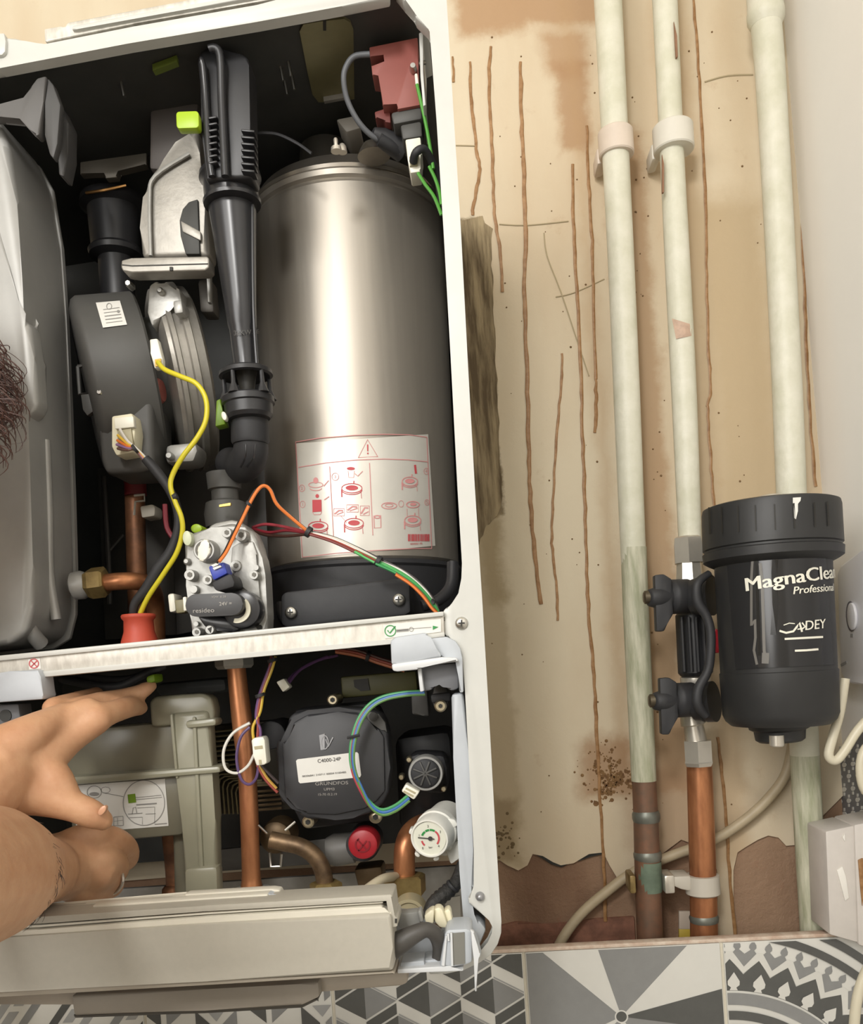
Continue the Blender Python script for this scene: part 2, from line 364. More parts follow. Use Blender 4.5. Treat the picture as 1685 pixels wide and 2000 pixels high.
# paint coat with a ragged lower edge over brown render
rag = [(-2600, 2300), (-2600, -1300), (1700, -1300), (1700, 1500), (1640, 1560), (1600, 1600), (1560, 1650), (1535, 1652), (1520, 1636), (1500, 1632), (1480, 1640), (1455, 1655), (1440, 1665), (1432, 1700), (1432, 1840), (1425, 2000), (1405, 2000), (1400, 1700), (1385, 1660), (1330, 1640), (1290, 1670),
       (1260, 1700), (1230, 1720), (1205, 1715), (1190, 1690), (1178, 1665), (1150, 1668), (1120, 1686), (1095, 1690), (1080, 1684), (1060, 1672), (1040, 1668), (1030, 1690), (1012, 1700), (990, 1690), (975, 1680), (955, 1690), (900, 1680), (500, 1700), (0, 1740), (-500, 2300)]
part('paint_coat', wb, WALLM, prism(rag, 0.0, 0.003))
rnd = random.Random(5); edge = [(896, 432), (942, 421), (946, 436), (962, 446)]
for k in range(1, 30): edge.append((957 + 24 * k / 30 + rnd.uniform(-2.2, 2.2), 446 + 545 * (k + rnd.uniform(-.3, .3)) / 30))
for k in range(8): edge.append((975 - k * 6 + rnd.uniform(-3, 3), 995 + k * 9 + rnd.uniform(-6, 6)))
OLDS = mat('streaky_old_mortar', 'a59474', 0.85, scale=34, stretch=(3.2, 1, 0.35), h2='62533c', bump=0.8, lo=0.38, hi=0.62)
part('bare_mortar_patch', wb, OLDS, prism(edge + [(915, 1060), (905, 800)], -0.0012, 0.003, 0.0004))
part('brick_chunk', wb, mat('red_brick_rough', '8e624e', 0.85, var=0.4, scale=60, bump=0.8), prism([(960, 1812), (1010, 1800), (1080, 1808), (1160, 1795), (1240, 1790), (1245, 1900), (960, 1900)], 0.0, 0.01, 0.003))
DRIP = mat('rust_dribble', 'ab8358', 0.45, var=0.35, scale=120, h2='8a6238')
drips = [[(918, 120), (921, 200), (930, 290), (937, 330), (928, 380), (922, 420)],
         [(958, 90), (955, 160), (960, 260), (963, 360), (968, 440), (978, 500), (982, 570)],
         [(1016, 120), (1018, 220), (1023, 340), (1026, 470), (1024, 590), (1029, 720), (1032, 860), (1036, 980), (1045, 1090), (1057, 1180)],
         [(1118, 320), (1120, 430), (1126, 560), (1133, 700), (1137, 830), (1141, 950), (1145, 1080), (1150, 1200), (1160, 1320), (1166, 1440), (1172, 1560), (1178, 1670), (1182, 1800)],
         [(1146, 245), (1150, 360), (1156, 470), (1160, 600), (1163, 740)], [(1163, 740), (1164, 790), (1162, 845)],
         [(1098, 690), (1095, 760), (1086, 860), (1080, 980), (1077, 1050), (1084, 1120), (1090, 1212)],
         [(1354, -20), (1362, 110), (1372, 260), (1378, 420), (1380, 560), (1384, 690), (1388, 760), (1382, 800), (1388, 900), (1394, 990), (1400, 1080)],
         [(1402, 1440), (1415, 1560), (1424, 1700), (1438, 1850)], [(883, 110), (886, 160)],
         [(1549, 60), (1560, 300), (1566, 430), (1572, 600), (1580, 780), (1592, 950)]]
for i, d in enumerate(drips):
    wpx = [3.4, 3.4, 4.2, 3.5, 3.2, 3.4, 2.7, 3.0, 3.6, 2.6, 3.4][i]
    dd = []
    for k, (a, b) in enumerate(crom(d, 6)): dd.append((a + random.uniform(-1.2, 1.2), b, -0.0012, wpx * (0.75 + 0.3 * random.random()) * (1.0 if k > 2 else 0.8)))
    g = tube(dd, 4, 6, 1); c = -0.0008
    part('rust_drip', wb, DRIP, ([Vector((v.x, c + (v.y - c) * 0.35, v.z)) for v in g[0]], g[1]))
part('cable_crack', wb, DARKM, prism([(1040, 1666), (1060, 1672), (1080, 1682), (1098, 1688), (1122, 1682), (1150, 1666), (1178, 1662), (1178, 1668), (1152, 1674), (1130, 1682), (1118, 1682), (1096, 1694), (1076, 1688), (1058, 1676)], 0.0006, 0.002))
part('wall_scratch', wb, mat('grey_scratch', 'b3a485', 0.8), tube([(1062, 455, -0.0005), (1068, 500, -0.0005), (1095, 570, -0.0005), (1125, 660, -0.0005), (1150, 735, -0.0003)], 1.3, 5, 3), tube([(1085, 580, -0.0005), (1120, 572, -0.0005), (1180, 545, -0.0003)], 1.3, 5, 3), tube([(1376, 160, -0.0005), (1420, 148, -0.0005), (1470, 146, -0.0005)], 1.6, 5, 3), tube([(890, 284, -0.0005), (930, 285, -0.0005)], 1.4, 5, 3), tube([(975, 438, -0.0005), (1030, 440, -0.0005), (1110, 432, -0.0005)], 1.4, 5, 3))
def spots(n, cx, cy, sx, sy, r0, r1, mt, name):
    gs = []
    for i in range(n):
        a, b = random.gauss(cx, sx), random.gauss(cy, sy); r = random.uniform(r0, r1) * random.uniform(.4, 1)
        gs.append(knob(a, b, -0.0004, [(0, r * .5), (0.0003, r), (0.002, r)], 7, rot=random.random()))
    o = part(name, wb, mt, *gs); o['kind'] = 'stuff'; return o
MOULD = mat('brown_mould', '6a4c30', 0.9, var=0.4, scale=200, h2='8a6a44')
spots(110, 1182, 1505, 24, 26, 1.2, 5, MOULD, 'mould_spots')
spots(130, 1200, 1528, 18, 18, 1.5, 6, MOULD, 'mould_spots')
spots(40, 985, 1640, 14, 22, 1.5, 5, mat('grey_mould', '6e5c40', 0.9), 'mould_spots')
gs = []
for i in range(150):
    a = random.choice([random.uniform(890, 1180), random.uniform(1230, 1300), random.uniform(1340, 1500)]); b = random.uniform(60, 1600); r = random.uniform(0.8, 2.6)
    gs.append(knob(a, b, -0.001, [(0, r * .6), (0.001, r)], 5))
o = part('speckles', wb, mat('speck_brown', '7a6040', 0.9), *gs); o['kind'] = 'stuff'
# ------------------------------------------------------------------ tiled lower wall, standing off the bare wall
YT = -0.095
e0 = P(1022, 1857, YT); e1 = P(1408, 1838, YT); EU = (e1 - e0); TL = EU.length; EU.normalize(); ED = Vector((EU.z, 0, -EU.x))
TORG = e0 - ED * (0.14 * TL)
def T(u, v, off=0.0): return TORG + EU * (u * TL) + ED * (v * TL) + Vector((0, off, 0))
GROUT = mat('cream_grout', 'd9d2c0', 0.8, var=0.1, scale=80)
fr = [T(-4.2, 0.145), T(1.66, 0.145), T(1.66, 5), T(-4.2, 5)]
wl = setting(part('wall_lower', None, GROUT, hull([v + Vector((0, 0.002, 0)) for v in fr], [v + Vector((0, 0.014, 0)) for v in fr])))
wl['label'] = 'tiled boxing panel below the bare wall'
TG = {'L': mat('tile_white', 'd6d4cc', 0.25, var=0.03), 'M': mat('tile_mid_grey', '8c8c8a', 0.28, var=0.06, scale=90), 'D': mat('tile_dark_grey', '5a5a57', 0.3, var=0.08, scale=90), 'G': mat('tile_soft_grey', 'a3a3a1', 0.28, var=0.05)}
def clip(poly, lo, hi):
    for ax, s, lim in ((0, 1, lo[0]), (0, -1, -hi[0]), (1, 1, lo[1]), (1, -1, -hi[1])):
        out = []
        for i, p in enumerate(poly):
            q = poly[i - 1]; fp, fq = s * p[ax] - lim, s * q[ax] - lim
            if (fp >= 0) != (fq >= 0):
                t = fq / (fq - fp); out.append((q[0] + (p[0] - q[0]) * t, q[1] + (p[1] - q[1]) * t))
            if fp >= 0: out.append(p)
        poly = out
        if len(poly) < 3: return []
    return poly
def tile(i, base, shapes):
    lo, hi = (0.008, 0.15), (0.992, 0.992)
    q = [T(i + lo[0], lo[1]), T(i + hi[0], lo[1]), T(i + hi[0], hi[1]), T(i + lo[0], hi[1])]
    t_ = part('tile', wl, TG[base], hull(q, [v + Vector((0, 0.003, 0)) for v in q], 0.0006, 2))
    gs = []; k = 0
    for c, poly in shapes:
        poly = clip(poly, (0.012, 0.154), (0.988, 0.988))
        if len(poly) < 3: continue
        k += 1; off = -0.0002 - 0.00001 * k
        gs.append((TG[c], ([T(i + u, v, off) for u, v in poly], [list(range(len(poly)))])))
    if gs: part('printed_pattern', t_, None, *gs, smooth=0)
    return t_
def cubes():
    out = []; p = 1 / 3.0; hw, hh = p * 0.485, p * 0.275
    for row in range(-3, 6):
        for col in range(-2, 4):
            cx = 0.5 + col * p + (p / 2 if row % 2 else 0); cy = 0.365 + row * 0.505 * p
            a, l, r, b = (cx, cy - hh), (cx - hw, cy), (cx + hw, cy), (cx, cy + hh); dn = lambda q, d: (q[0], q[1] + d * p)
            out += [('D', [a, l, b]), ('M', [a, b, r]), ('D', [dn(b, .035), dn(r, .035), dn(r, .205), dn(b, .205)]), ('G', [dn(l, .20), dn(b, .20), dn(b, .225), dn(l, .225)])]
    return out
def pinwheel():
    c = (0.475, 0.5); out = []
    def wedge(col, a0, a1):
        P_ = [c]
        for k in range(7):
            a = math.radians(a0 + (a1 - a0) * k / 6); P_.append((c[0] + 1.2 * math.sin(a), c[1] - 1.2 * math.cos(a)))
        out.append((col, P_))
    wedge('M', -112, -47.5); wedge('M', -15.5, 45.5); wedge('D', 77, 100); wedge('M', 100, 150); wedge('M', 190, 225); wedge('L', 150, 190)
    out.append(('L', ell(c[0], c[1], 0.034, n=20))); out.append(('D', ell(c[0], c[1], 0.027, n=20)))
    return out
def mandala():
    c = (0.0, 1.127); out = []
    pt = lambda r, a: (c[0] + r * math.sin(math.radians(a)), c[1] - r * math.cos(math.radians(a)))
    def band(col, r0, r1, a0=-2, a1=92, n=40):
        for k in range(n):
            b0, b1 = a0 + (a1 - a0) * k / n, a0 + (a1 - a0) * (k + 1) / n; out.append((col, [pt(r0, b0), pt(r1, b0), pt(r1, b1), pt(r0, b1)]))
    band('D', 0.735, 0.82); 
    per = 9.4
    for k in range(-1, 10):
        a = 2.2 + per * k
        out.append(('D', [pt(0.80, a - per / 2 - .3), pt(0.82, a - per / 2), pt(0.90, a), pt(0.82, a + per / 2), pt(0.80, a + per / 2 + .3)]))
        out.append(('M', [pt(0.83, a - per / 2), pt(0.915, a - .2), pt(0.955, a - per * .25), pt(0.925, a - per / 2), pt(0.955, a - per * .75), pt(0.915, a - per + .2)]))
        for q in (-.25, .25):
            b = a + per * q; out.append(('M', [pt(0.945, b - .5), pt(0.958, b - 1.1), pt(0.972, b - 1.0), pt(0.995, b), pt(0.972, b + 1.0), pt(0.958, b + 1.1), pt(0.945, b + .5)]))
    for k in range(-1, 10):
        a = 2.2 + per * k
        zz = [pt(0.86, a - per / 2 - .0), pt(0.935, a - .9), pt(0.935, a + .9), pt(0.86, a + per / 2)]; z2 = [pt(0.825, a + per / 2), pt(0.897, a), pt(0.825, a - per / 2)]
        out.append(('L', [zz[0], zz[1], pt(.897, a), z2[2]])); out.append(('L', [zz[1], zz[2], pt(.897, a)])); out.append(('L', [zz[2], zz[3], z2[0], pt(.897, a)]))
        a += 1.3; out.append(('L', [pt(0.738, a - 1.6), pt(0.752, a - 1.0), pt(0.765, a - 2.2), pt(0.785, a - 2.2), pt(0.83, a + .1), pt(0.785, a + 2.2), pt(0.765, a + 2.2), pt(0.752, a + 1.0), pt(0.738, a + 1.6)]))
    band('M', 0.665, 0.725); band('D', 0.59, 0.635); band('D', 0.50, 0.565); band('D', 1.0, 1.04); band('D', 1.085, 1.125)
    return out
def stripes():
    out = []
    for k in range(-8, 16):
        a = k * 0.17; col = ['M', 'D', 'G'][k % 3]; w_ = 0.05
        out.append((col, [(a - .18, 1.03), (a - .18 + w_, 1.03), (a + w_ + .55, 0.1), (a + .55, 0.1)]))
        if k % 2:
            for j in range(7):
                u, v = a + .07 + j * .079, 0.8 - j * .1; out.append(('G', [(u, v), (u + .055, v), (u + .055 + .055, v - .07), (u + .055, v - .07)]))
    return out
def fans():
    out = []
    for col in range(-1, 4):
        cx = col * 0.28 + 0.1
        for row in range(0, 5):
            cy = 0.16 + 0.2 * row + (0.1 if col % 2 else 0); h = 0.09; w_ = 0.11
            out.append(('D', [(cx - w_, cy - h), (cx - .015, cy), (cx - .015, cy + h), (cx - w_, cy + .01)])); out.append(('M', [(cx + .015, cy), (cx + w_, cy - h), (cx + w_, cy + .01), (cx + .015, cy + h)]))
            out.append(('G', [(cx - .05, cy - h), (cx + .05, cy - h), (cx, cy - .03)]))
    return out
tile(-4, 'L', stripes()); tile(-3, 'L', stripes()); tile(-2, 'L', fans()); tile(-1, 'L', cubes()); tile(0, 'L', pinwheel()); tile(1, 'L', mandala())
q = [T(-4.2, 0.128), T(1.66, 0.128), T(1.66, 0.148), T(-4.2, 0.148)]
setting(part('trim_1', None, mat('chipped_tile_edge', 'dccdbb', 0.7, var=0.25, scale=90, h2='c4a995'), hull(q, [v + Vector((0, 0.012, 0)) for v in q], 0.001)))
# ------------------------------------------------------------------ boiler casing
YF = -0.36
case = thing('boiler_casing', 'white steel casing of the open wall boiler with its cross rail and black inside', 'boiler', (420, 1900, -0.2))
fr_r = [(846, -60), (866, -60), (872, 0), (886, 230), (900, 450), (913, 700), (927, 950), (942, 1180), (955, 1400), (966, 1600), (976, 1760), (979, 1800), (979, 1822), (972, 1845), (958, 1866), (937, 1881), (905, 1896), (870, 1902), (838, 1904),
        (838, 1896), (870, 1893), (890, 1889), (910, 1881), (937, 1864), (955, 1842), (963, 1824), (965, 1810), (955, 1798), (915, 1764), (914, 1754), (928, 1731), (925, 1660), (915, 1480), (908, 1352), (903, 1285), (899, 1265), (888, 1251), (872, 1243),
        (868, 1238), (865, 1194), (870, 1188), (885, 1180), (898, 1160), (904, 1130), (902, 1100), (893, 950), (880, 700), (866, 450), (852, 230), (842, 60), (836, 56), (811, 33), (809, 18), (788, 0), (760, -60)]
part('front_frame', case, WHITE, prism(fr_r, YF, 0.012, 0.0012, 2))
# folded top rail
part('top_rail', case, WHITE, prism([(-320, 190), (0, 133), (250, 85), (500, 43), (667, 12), (760, -5), (760, -60), (500, 10), (260, 52), (88, 86), (70, 88), (50, 80), (30, 74), (0, 74), (-320, 120)], YF, 0.010, 0.0015))
part('rail_ridge', case, DULLW, prism([(86, 56), (120, 50), (124, 56), (132, 55), (128, 47), (134, 43), (371, 0), (700, -62), (800, -70), (800, -54), (500, 4), (260, 46), (92, 82), (87, 80)], YF + 0.004, 0.012, 0.0015))
part('rail_ridge', case, WHITE, prism([(140, 50), (371, 9), (520, -18), (520, -10), (371, 17), (150, 57), (140, 58)], YF + 0.001, 0.004, 0.001))
part('rail_corner', case, WHITE, prism([(-60, 66), (8, 64), (11, 80), (10, 100), (4, 107), (-60, 115)], YF - 0.003, 0.006, 0.001))
part('frame_corner', case, DULLW, prism([(770, -20), (850, -20), (846, 60), (836, 56), (812, 33), (808, 18), (788, 0)], YF + 0.002, 0.012, 0.001))
part('front_frame', case, WHITE, prism([(-335, 118), (-292, 112), (-282, 500), (-262, 1300), (-248, 1960), (-290, 1962), (-306, 1300), (-326, 500)], YF, 0.012, 0.0012))
# shell
def pan(name, a, b, y0, y1, m, th, axis):
    """a panel standing on the photo line a-b at depth YF, running back from y0 to y1"""
    p0, p1 = P(a[0], a[1], YF), P(b[0], b[1], YF); off = Vector((th, 0, 0)) if axis == 'x' else Vector((0, 0, th))
    q = [Vector((p0.x, y0, p0.z)), Vector((p1.x, y0, p1.z)), Vector((p1.x, y1, p1.z)), Vector((p0.x, y1, p0.z))]
    return part(name, case, m, hull(q, [v + off for v in q]), smooth=0)
YB = -0.045
pan('side_panel', (850, 30), (962, 1830), YF + 0.004, -0.006, mat('pale_bounce_side', '9c9c99', 0.4, metal=0.3, var=0.1), 0.002, 'x')  # unseen inner face made pale grey to bounce light onto the drum
pan('side_panel', (-300, 190), (-250, 1960), YF + 0.004, -0.006, BLACKI, 0.002, 'x')
pan('top_panel', (-300, 160), (860, -40), YF + 0.006, -0.006, BLACKI, 0.002, 'z')
bk = [P(-340, 160, YF), P(857, -30, YF), P(958, 1800, YF), P(-290, 1890, YF)]
bk = [Vector((v.x, YB, v.z)) for v in bk]
part('back_panel', case, BLACKI, hull(bk, [v + Vector((0, 0.003, 0)) for v in bk]), smooth=0)
# cross rail between the two compartments
sh = part('cross_rail', case, DULLW, prism([(-320, 1318), (866, 1197), (868, 1242), (760, 1257), (380, 1293), (-320, 1360)], YF - 0.004, 0.018, 0.001))
part('rail_lip', sh, WHITE, prism([(-320, 1312), (866, 1194), (866, 1203), (-320, 1323)], YF - 0.007, 0.02, 0.0008))
part('rail_lip', sh, WHITE, prism([(-320, 1348), (380, 1284), (760, 1249), (868, 1234), (868, 1244), (760, 1258), (380, 1294), (-320, 1362)], YF - 0.006, 0.012, 0.0008))
q = [P(-300, 1320, YF), P(868, 1205, YF)]
q = [q[0], q[1], Vector((q[1].x, YB, q[1].z - 0.004)), Vector((q[0].x, YB, q[0].z - 0.004))]
part('compartment_floor', case, BLACKI, hull(q, [v + Vector((0, 0, -0.003)) for v in q]), smooth=0)
sf = flat(YF - 0.0047)
st = part('arrow_sticker', case, PAPER, prism([(748, 1221), (861, 1209), (861, 1234), (752, 1247)], YF - 0.0045, 0.0006), label='white sticker with green tick and arrow')
sf2 = flat(YF - 0.0050)
part('printed_ring', st, GREENINK, stroke(ell(762, 1232, 10.5, n=24), 1.8, sf2, True), smooth=0)
part('printed_tick', st, GREENINK, stroke([(756.5, 1231), (761, 1236.5), (772, 1223)], 2.6, sf2), smooth=0)
part('printed_arrow', st, GREENINK, fill([(845, 1222), (856, 1224.5), (845, 1230)], sf2), smooth=0)
part('printed_line', st, INKG, stroke([(774, 1232), (798, 1230)], 5, sf2), stroke([(775, 1232), (797, 1230)], .8, sf2), stroke([(800, 1228), (842, 1225)], 1, sf2), stroke(ell(803, 1229, 4, n=12), 1, sf2, True), smooth=0)
st = part('cross_sticker', case, PAPER, prism([(55, 1288), (78, 1286), (80, 1306), (57, 1308)], YF - 0.0045, 0.0006), label='small sticker with a red crossed circle')
part('printed_cross', st, REDINK, stroke(ell(66, 1296, 9, n=20), 1.8, sf2, True), stroke([(60.5, 1290.5), (72, 1302)], 1.8, sf2), stroke([(60.5, 1302), (72, 1290.5)], 1.8, sf2), smooth=0)
screw(case, 901, 1217, YF - 0.003, 13, STEELS, DARKM, 'frame_screw')
part('frame_rivet', case, mat('grey_rivet', '9a9a9c', 0.35, metal=0.6), knob(937, 1754, YF - 0.005, [(0, 3), (0.001, 6.5), (0.0035, 9), (0.006, 9.5)], 20))
# grey plastic mouldings of the lower compartment
tr = part('corner_moulding', case, GREYT, prism([(762, 1252), (772, 1244), (832, 1235), (838, 1247), (850, 1262), (860, 1275), (862, 1283), (780, 1297), (764, 1298)], YF - 0.012, 0.02, 0.002))
part('moulding_curve', tr, GREYT, prism([(832, 1247), (872, 1243), (890, 1252), (899, 1266), (903, 1285), (905, 1353), (897, 1353), (893, 1292), (888, 1287), (862, 1285), (850, 1262)], YF - 0.006, 0.012, 0.0015))
part('moulding_lip', tr, mat('white_grey_plastic', 'cfd1d2', 0.45), prism([(764, 1297), (862, 1283), (892, 1284), (896, 1292), (822, 1300), (815, 1308), (775, 1312), (766, 1310)], YF - 0.013, 0.018, 0.0015))
part('moulding_bracket', tr, GREYD, prism([(818, 1300), (894, 1294), (896, 1345), (880, 1350), (868, 1338), (858, 1331), (848, 1336), (843, 1348), (822, 1351)], YF + 0.004, 0.02, 0.002))
part('moulding_edge', tr, mat('white_grey_plastic', 'cfd1d2', 0.45), prism([(815, 1306), (822, 1304), (828, 1350), (820, 1352)], YF - 0.004, 0.02, 0.001))
part('side_moulding', case, GREYT, prism([(881, 1356), (905, 1353), (916, 1480), (924, 1660), (927, 1731), (914, 1752), (920, 1790), (938, 1800), (950, 1815), (930, 1862), (905, 1850), (905, 1800), (897, 1700), (885, 1480)], YF + 0.003, 0.04, 0.0025))
tl = part('corner_moulding', case, GREYT, prism([(-40, 1320), (18, 1311), (74, 1308), (80, 1322), (84, 1358), (84, 1366), (-40, 1375)], YF - 0.012, 0.02, 0.002))
part('moulding_lip', tl, mat('white_grey_plastic', 'cfd1d2', 0.45), prism([(-40, 1362), (84, 1354), (85, 1364), (48, 1368), (-40, 1375)], YF - 0.010, 0.010, 0.001))
part('moulding_bracket', tl, GREYD, prism([(-40, 1378), (36, 1374), (42, 1420), (-40, 1425)], YF + 0.004, 0.02, 0.002))
part('bracket_hole', tl, BLACKI, knob(10, 1398, YF + 0.003, [(0, 12), (0.004, 12)], 20))
# bits fixed to the dark back wall of the upper compartment
tp0, tp1 = P(-300, 160, YF), P(860, -40, YF); tn = (tp1 - tp0).cross(Vector((0, 1, 0))).normalized()
def topp(px, py, off):
    d = ray(px, py); q_ = tp0 + Vector((0, 0, -off)); return CAM + d * ((q_ - CAM).dot(tn) / d.dot(tn))
def tprism(poly, off, t):
    f_ = [topp(a, b, off) for a, b in poly]; return hull(f_, [v + Vector((0, 0, t)) for v in f_])
part('access_plate', case, mat('tan_reflective_plate', '807a58', 0.3, metal=0.4, var=0.15), tprism([(585, 62), (592, 48), (625, 42), (672, 37), (684, 44), (690, 60), (692, 194), (640, 200), (622, 200), (610, 185), (600, 140)], 0.002, 0.002))
part('plate_slot', case, mat('dark_recess', '26241f', 0.6), tprism([(631, 38), (637, 38), (637, 60), (631, 60)], 0.0025, 0.001))
part('plate_lip', case, ALU, tprism([(632, 198), (676, 190), (676, 195), (634, 203)], 0.006, 0.004))
for a, b in ((548, 130), (563, 120), (570, 148), (556, 158), (237, 160)):
    q_ = topp(a, b, 0.0); part('stud', case, STEELS, sweep([q_, q_ + Vector((0.001, 0.001, -0.011))], [0.0013, 0.0011], 6))
part('green_clip', case, mat('dull_green_clip', '5d6a26', 0.5), tprism([(298, 138), (346, 120), (350, 130), (304, 148)], 0.006, 0.005))
part('inner_box', case, mat('dark_brown_plastic', '4a4440', 0.6), prism([(290, 330), (292, 180), (300, 165), (320, 155), (385, 140), (390, 335)], -0.272, 0.03, 0.006))
part('inner_bracket', case, mat('dark_zinc', '5b564d', 0.45, metal=0.4), prism([(156, 316), (286, 298), (286, 322), (228, 332), (228, 346), (205, 348), (205, 335), (156, 341)], -0.252, 0.008, 0.001))
part('back_sheet', case, mat('grey_back_sheet', '55524e', 0.5, metal=0.3, var=0.15), prism([(190, 915), (330, 905), (345, 1240), (205, 1250)], -0.10, 0.003, 0.0005))
part('back_sheet', case, mat('grey_back_sheet', '55524e', 0.5), prism([(330, 900), (520, 890), (540, 1200), (345, 1240)], -0.11, 0.003, 0.0005))
part('inner_rib', case, mat('grey_back_sheet', '55524e', 0.5), tube([(203, 930, -0.14), (212, 1100, -0.14), (214, 1180, -0.14)], 5, 8, 3), tube([(214, 1075, -0.14), (240, 1045, -0.13)], 3, 6, 1))
part('base_plate', case, mat('dusty_grey_base', '8c8880', 0.6, var=0.2, scale=50), prism([(-250, 1770), (905, 1690), (912, 1800), (-250, 1880)], -0.12, 0.006, 0.001))
part('rating_plate', case, mat('faint_label', '9a968c', 0.6), prism([(868, 1755), (898, 1750), (900, 1800), (872, 1800)], -0.128, 0.003))
part('pale_strap', case, mat('grey_strap', '6a6864', 0.5), prism([(424, 1660), (720, 1630), (722, 1680), (426, 1702)], -0.10, 0.004, 0.0005))
# ------------------------------------------------------------------ upper compartment
ev = thing('expansion_vessel', 'grey pressed steel expansion vessel filling the left of the boiler', 'vessel', (60, 1270, -0.25))
body = prism([(-92, 300), (-70, 294), (0, 290), (45, 297), (76, 320), (98, 372), (114, 480), (124, 620), (132, 800), (138, 980), (142, 1120), (142, 1196), (130, 1242), (100, 1262), (20, 1272), (-92, 1282)], -0.262, -0.068, 0.033, 6)
vb = part('vessel_body', ev, VESS, body, smooth=60)
part('seam_flange', ev, VESS, prism([(-96, 308), (-72, 302), (0, 298), (44, 304), (76, 322), (103, 370), (120, 480), (130, 620), (138, 800), (144, 980), (148, 1120), (148, 1200), (136, 1248), (104, 1268), (20, 1277), (-96, 1287)], -0.258, 0.005, 0.0015))
part('pressed_pad', vb, VESS, prism([(-60, 480), (0, 440), (18, 520), (26, 590), (42, 620), (58, 634), (66, 700), (74, 790), (62, 808), (40, 820), (-60, 850)], -0.331, 0.02, 0.006, 4), smooth=60)
part('pressed_rib', vb, VESS, tube([(8, 420, -0.322), (16, 520, -0.324), (22, 600, -0.325), (45, 635, -0.325)], 7, 10, 5), smooth=60)
part('pressed_rib', vb, VESS, tube([(38, 840, -0.322), (34, 960, -0.322), (30, 1080, -0.322), (36, 1160, -0.322), (56, 1225, -0.318), (80, 1258, -0.305)], 15, 10, 5), smooth=60)
part('pressed_rib', vb, VESS, tube([(88, 860, -0.300), (94, 1000, -0.300), (96, 1120, -0.300), (110, 1210, -0.298)], 10, 10, 5), smooth=60)
part('inlet_boss', ev, VESS, lathe((138, 1146, -0.285), (176, 1140, -0.285), [(0, 14), (.2, 27), (.6, 28), (.9, 22), (1, 20)], 28))
nut = part('brass_nut', ev, BRASS, lathe((168, 1141, -0.285), (208, 1136, -0.285), [(0, 14), (.08, 27), (.3, 31), (.9, 31), (1, 26)], 6, rot=0.4), smooth=20)
vbk = thing('vessel_bracket', 'dark grey plastic bracket hooked over the top of the expansion vessel', 'bracket', (90, 340, -0.25))
part('front_plate', vbk, mat('bracket_grey', '5a5856', 0.55, var=0.08), prism([(-60, 212), (0, 203), (48, 194), (60, 168), (72, 152), (90, 147), (84, 200), (76, 262), (70, 266), (60, 250), (40, 228), (0, 224), (-60, 230)], -0.348, 0.010, 0.0015))
part('side_plate', vbk, mat('bracket_grey_dark', '454443', 0.55, var=0.08), prism([(92, 150), (104, 165), (118, 204), (112, 280), (104, 310), (96, 300), (86, 262), (88, 200)], -0.346, 0.008, 0.0015), prism([(118, 204), (134, 240), (132, 300), (124, 345), (114, 340), (112, 290)], -0.328, 0.016, 0.0015))
ip = thing('intake_pipe', 'black stepped plastic pipe rising behind the fan motor', 'pipe', (226, 600, -0.14))
part('pipe_body', ip, BLK, lathe((222, 392, -0.205), (232, 615, -0.205), [(0, 62), (.06, 64), (.09, 50), (.42, 46), (.45, 52), (.49, 50), (.52, 34), (1, 32)], 32))
part('rim_clip', ip, mat('brassy_clip', 'b98c58', 0.3, metal=0.9), tube([(168, 377, -0.232), (205, 371, -0.236), (246, 362, -0.232)], 3, 6, 3))
# cast manifold above the fan
mf = thing('gas_air_manifold', 'cast aluminium elbow bolted by a flange above the fan', 'casting', (325, 545, -0.27))
mb = part('casting_body', mf, ALU, prism([(384, 246), (390, 300), (400, 400), (408, 500), (276, 503), (273, 445), (279, 385), (285, 360), (297, 335), (320, 310), (350, 285), (368, 262)], -0.30, 0.025, 0.008, 4), smooth=50)
part('casting_window', mb, BLACKI, prism([(386, 388), (368, 394), (356, 408), (350, 430), (352, 460), (362, 496), (390, 496)], -0.303, 0.01, 0.001))
part('window_web', mb, ALU, prism([(352, 430), (392, 452), (392, 470), (356, 452)], -0.3045, 0.004, 0.001))
part('casting_rib', mb, ALUL, tube([(370, 300, -0.303), (302, 345, -0.303), (292, 390, -0.303), (294, 500, -0.303)], 4, 8, 4))
fl = part('flange', mf, ALU, prism([(256, 503), (404, 500), (408, 504), (408, 522), (400, 528), (258, 532), (240, 529), (236, 522), (237, 508)], -0.315, 0.016, 0.002, 3))
part('flange_seam', fl, DARKM, prism([(238, 516), (258, 518), (406, 514), (406, 516), (258, 520), (238, 518)], -0.3155, 0.01))
part('bolt_hole', fl, DARKM, prism([(331, 521), (337, 521), (337, 528), (331, 528)], -0.316, 0.004))
part('flange_bolt', mf, STEELS, knob(249, 552, -0.30, [(0, 5), (0.003, 7), (0.01, 7)], 6))
part('casting_fin', mf, ALUL, prism([(398, 400), (406, 400), (410, 480), (411, 590), (404, 590), (402, 500)], -0.272, 0.006, 0.001))
part('casting_leg', mf, mat('dark_casting', '5e5a54', 0.5, metal=0.3), prism([(385, 545), (412, 542), (418, 610), (390, 610)], -0.25, 0.02, 0.003))
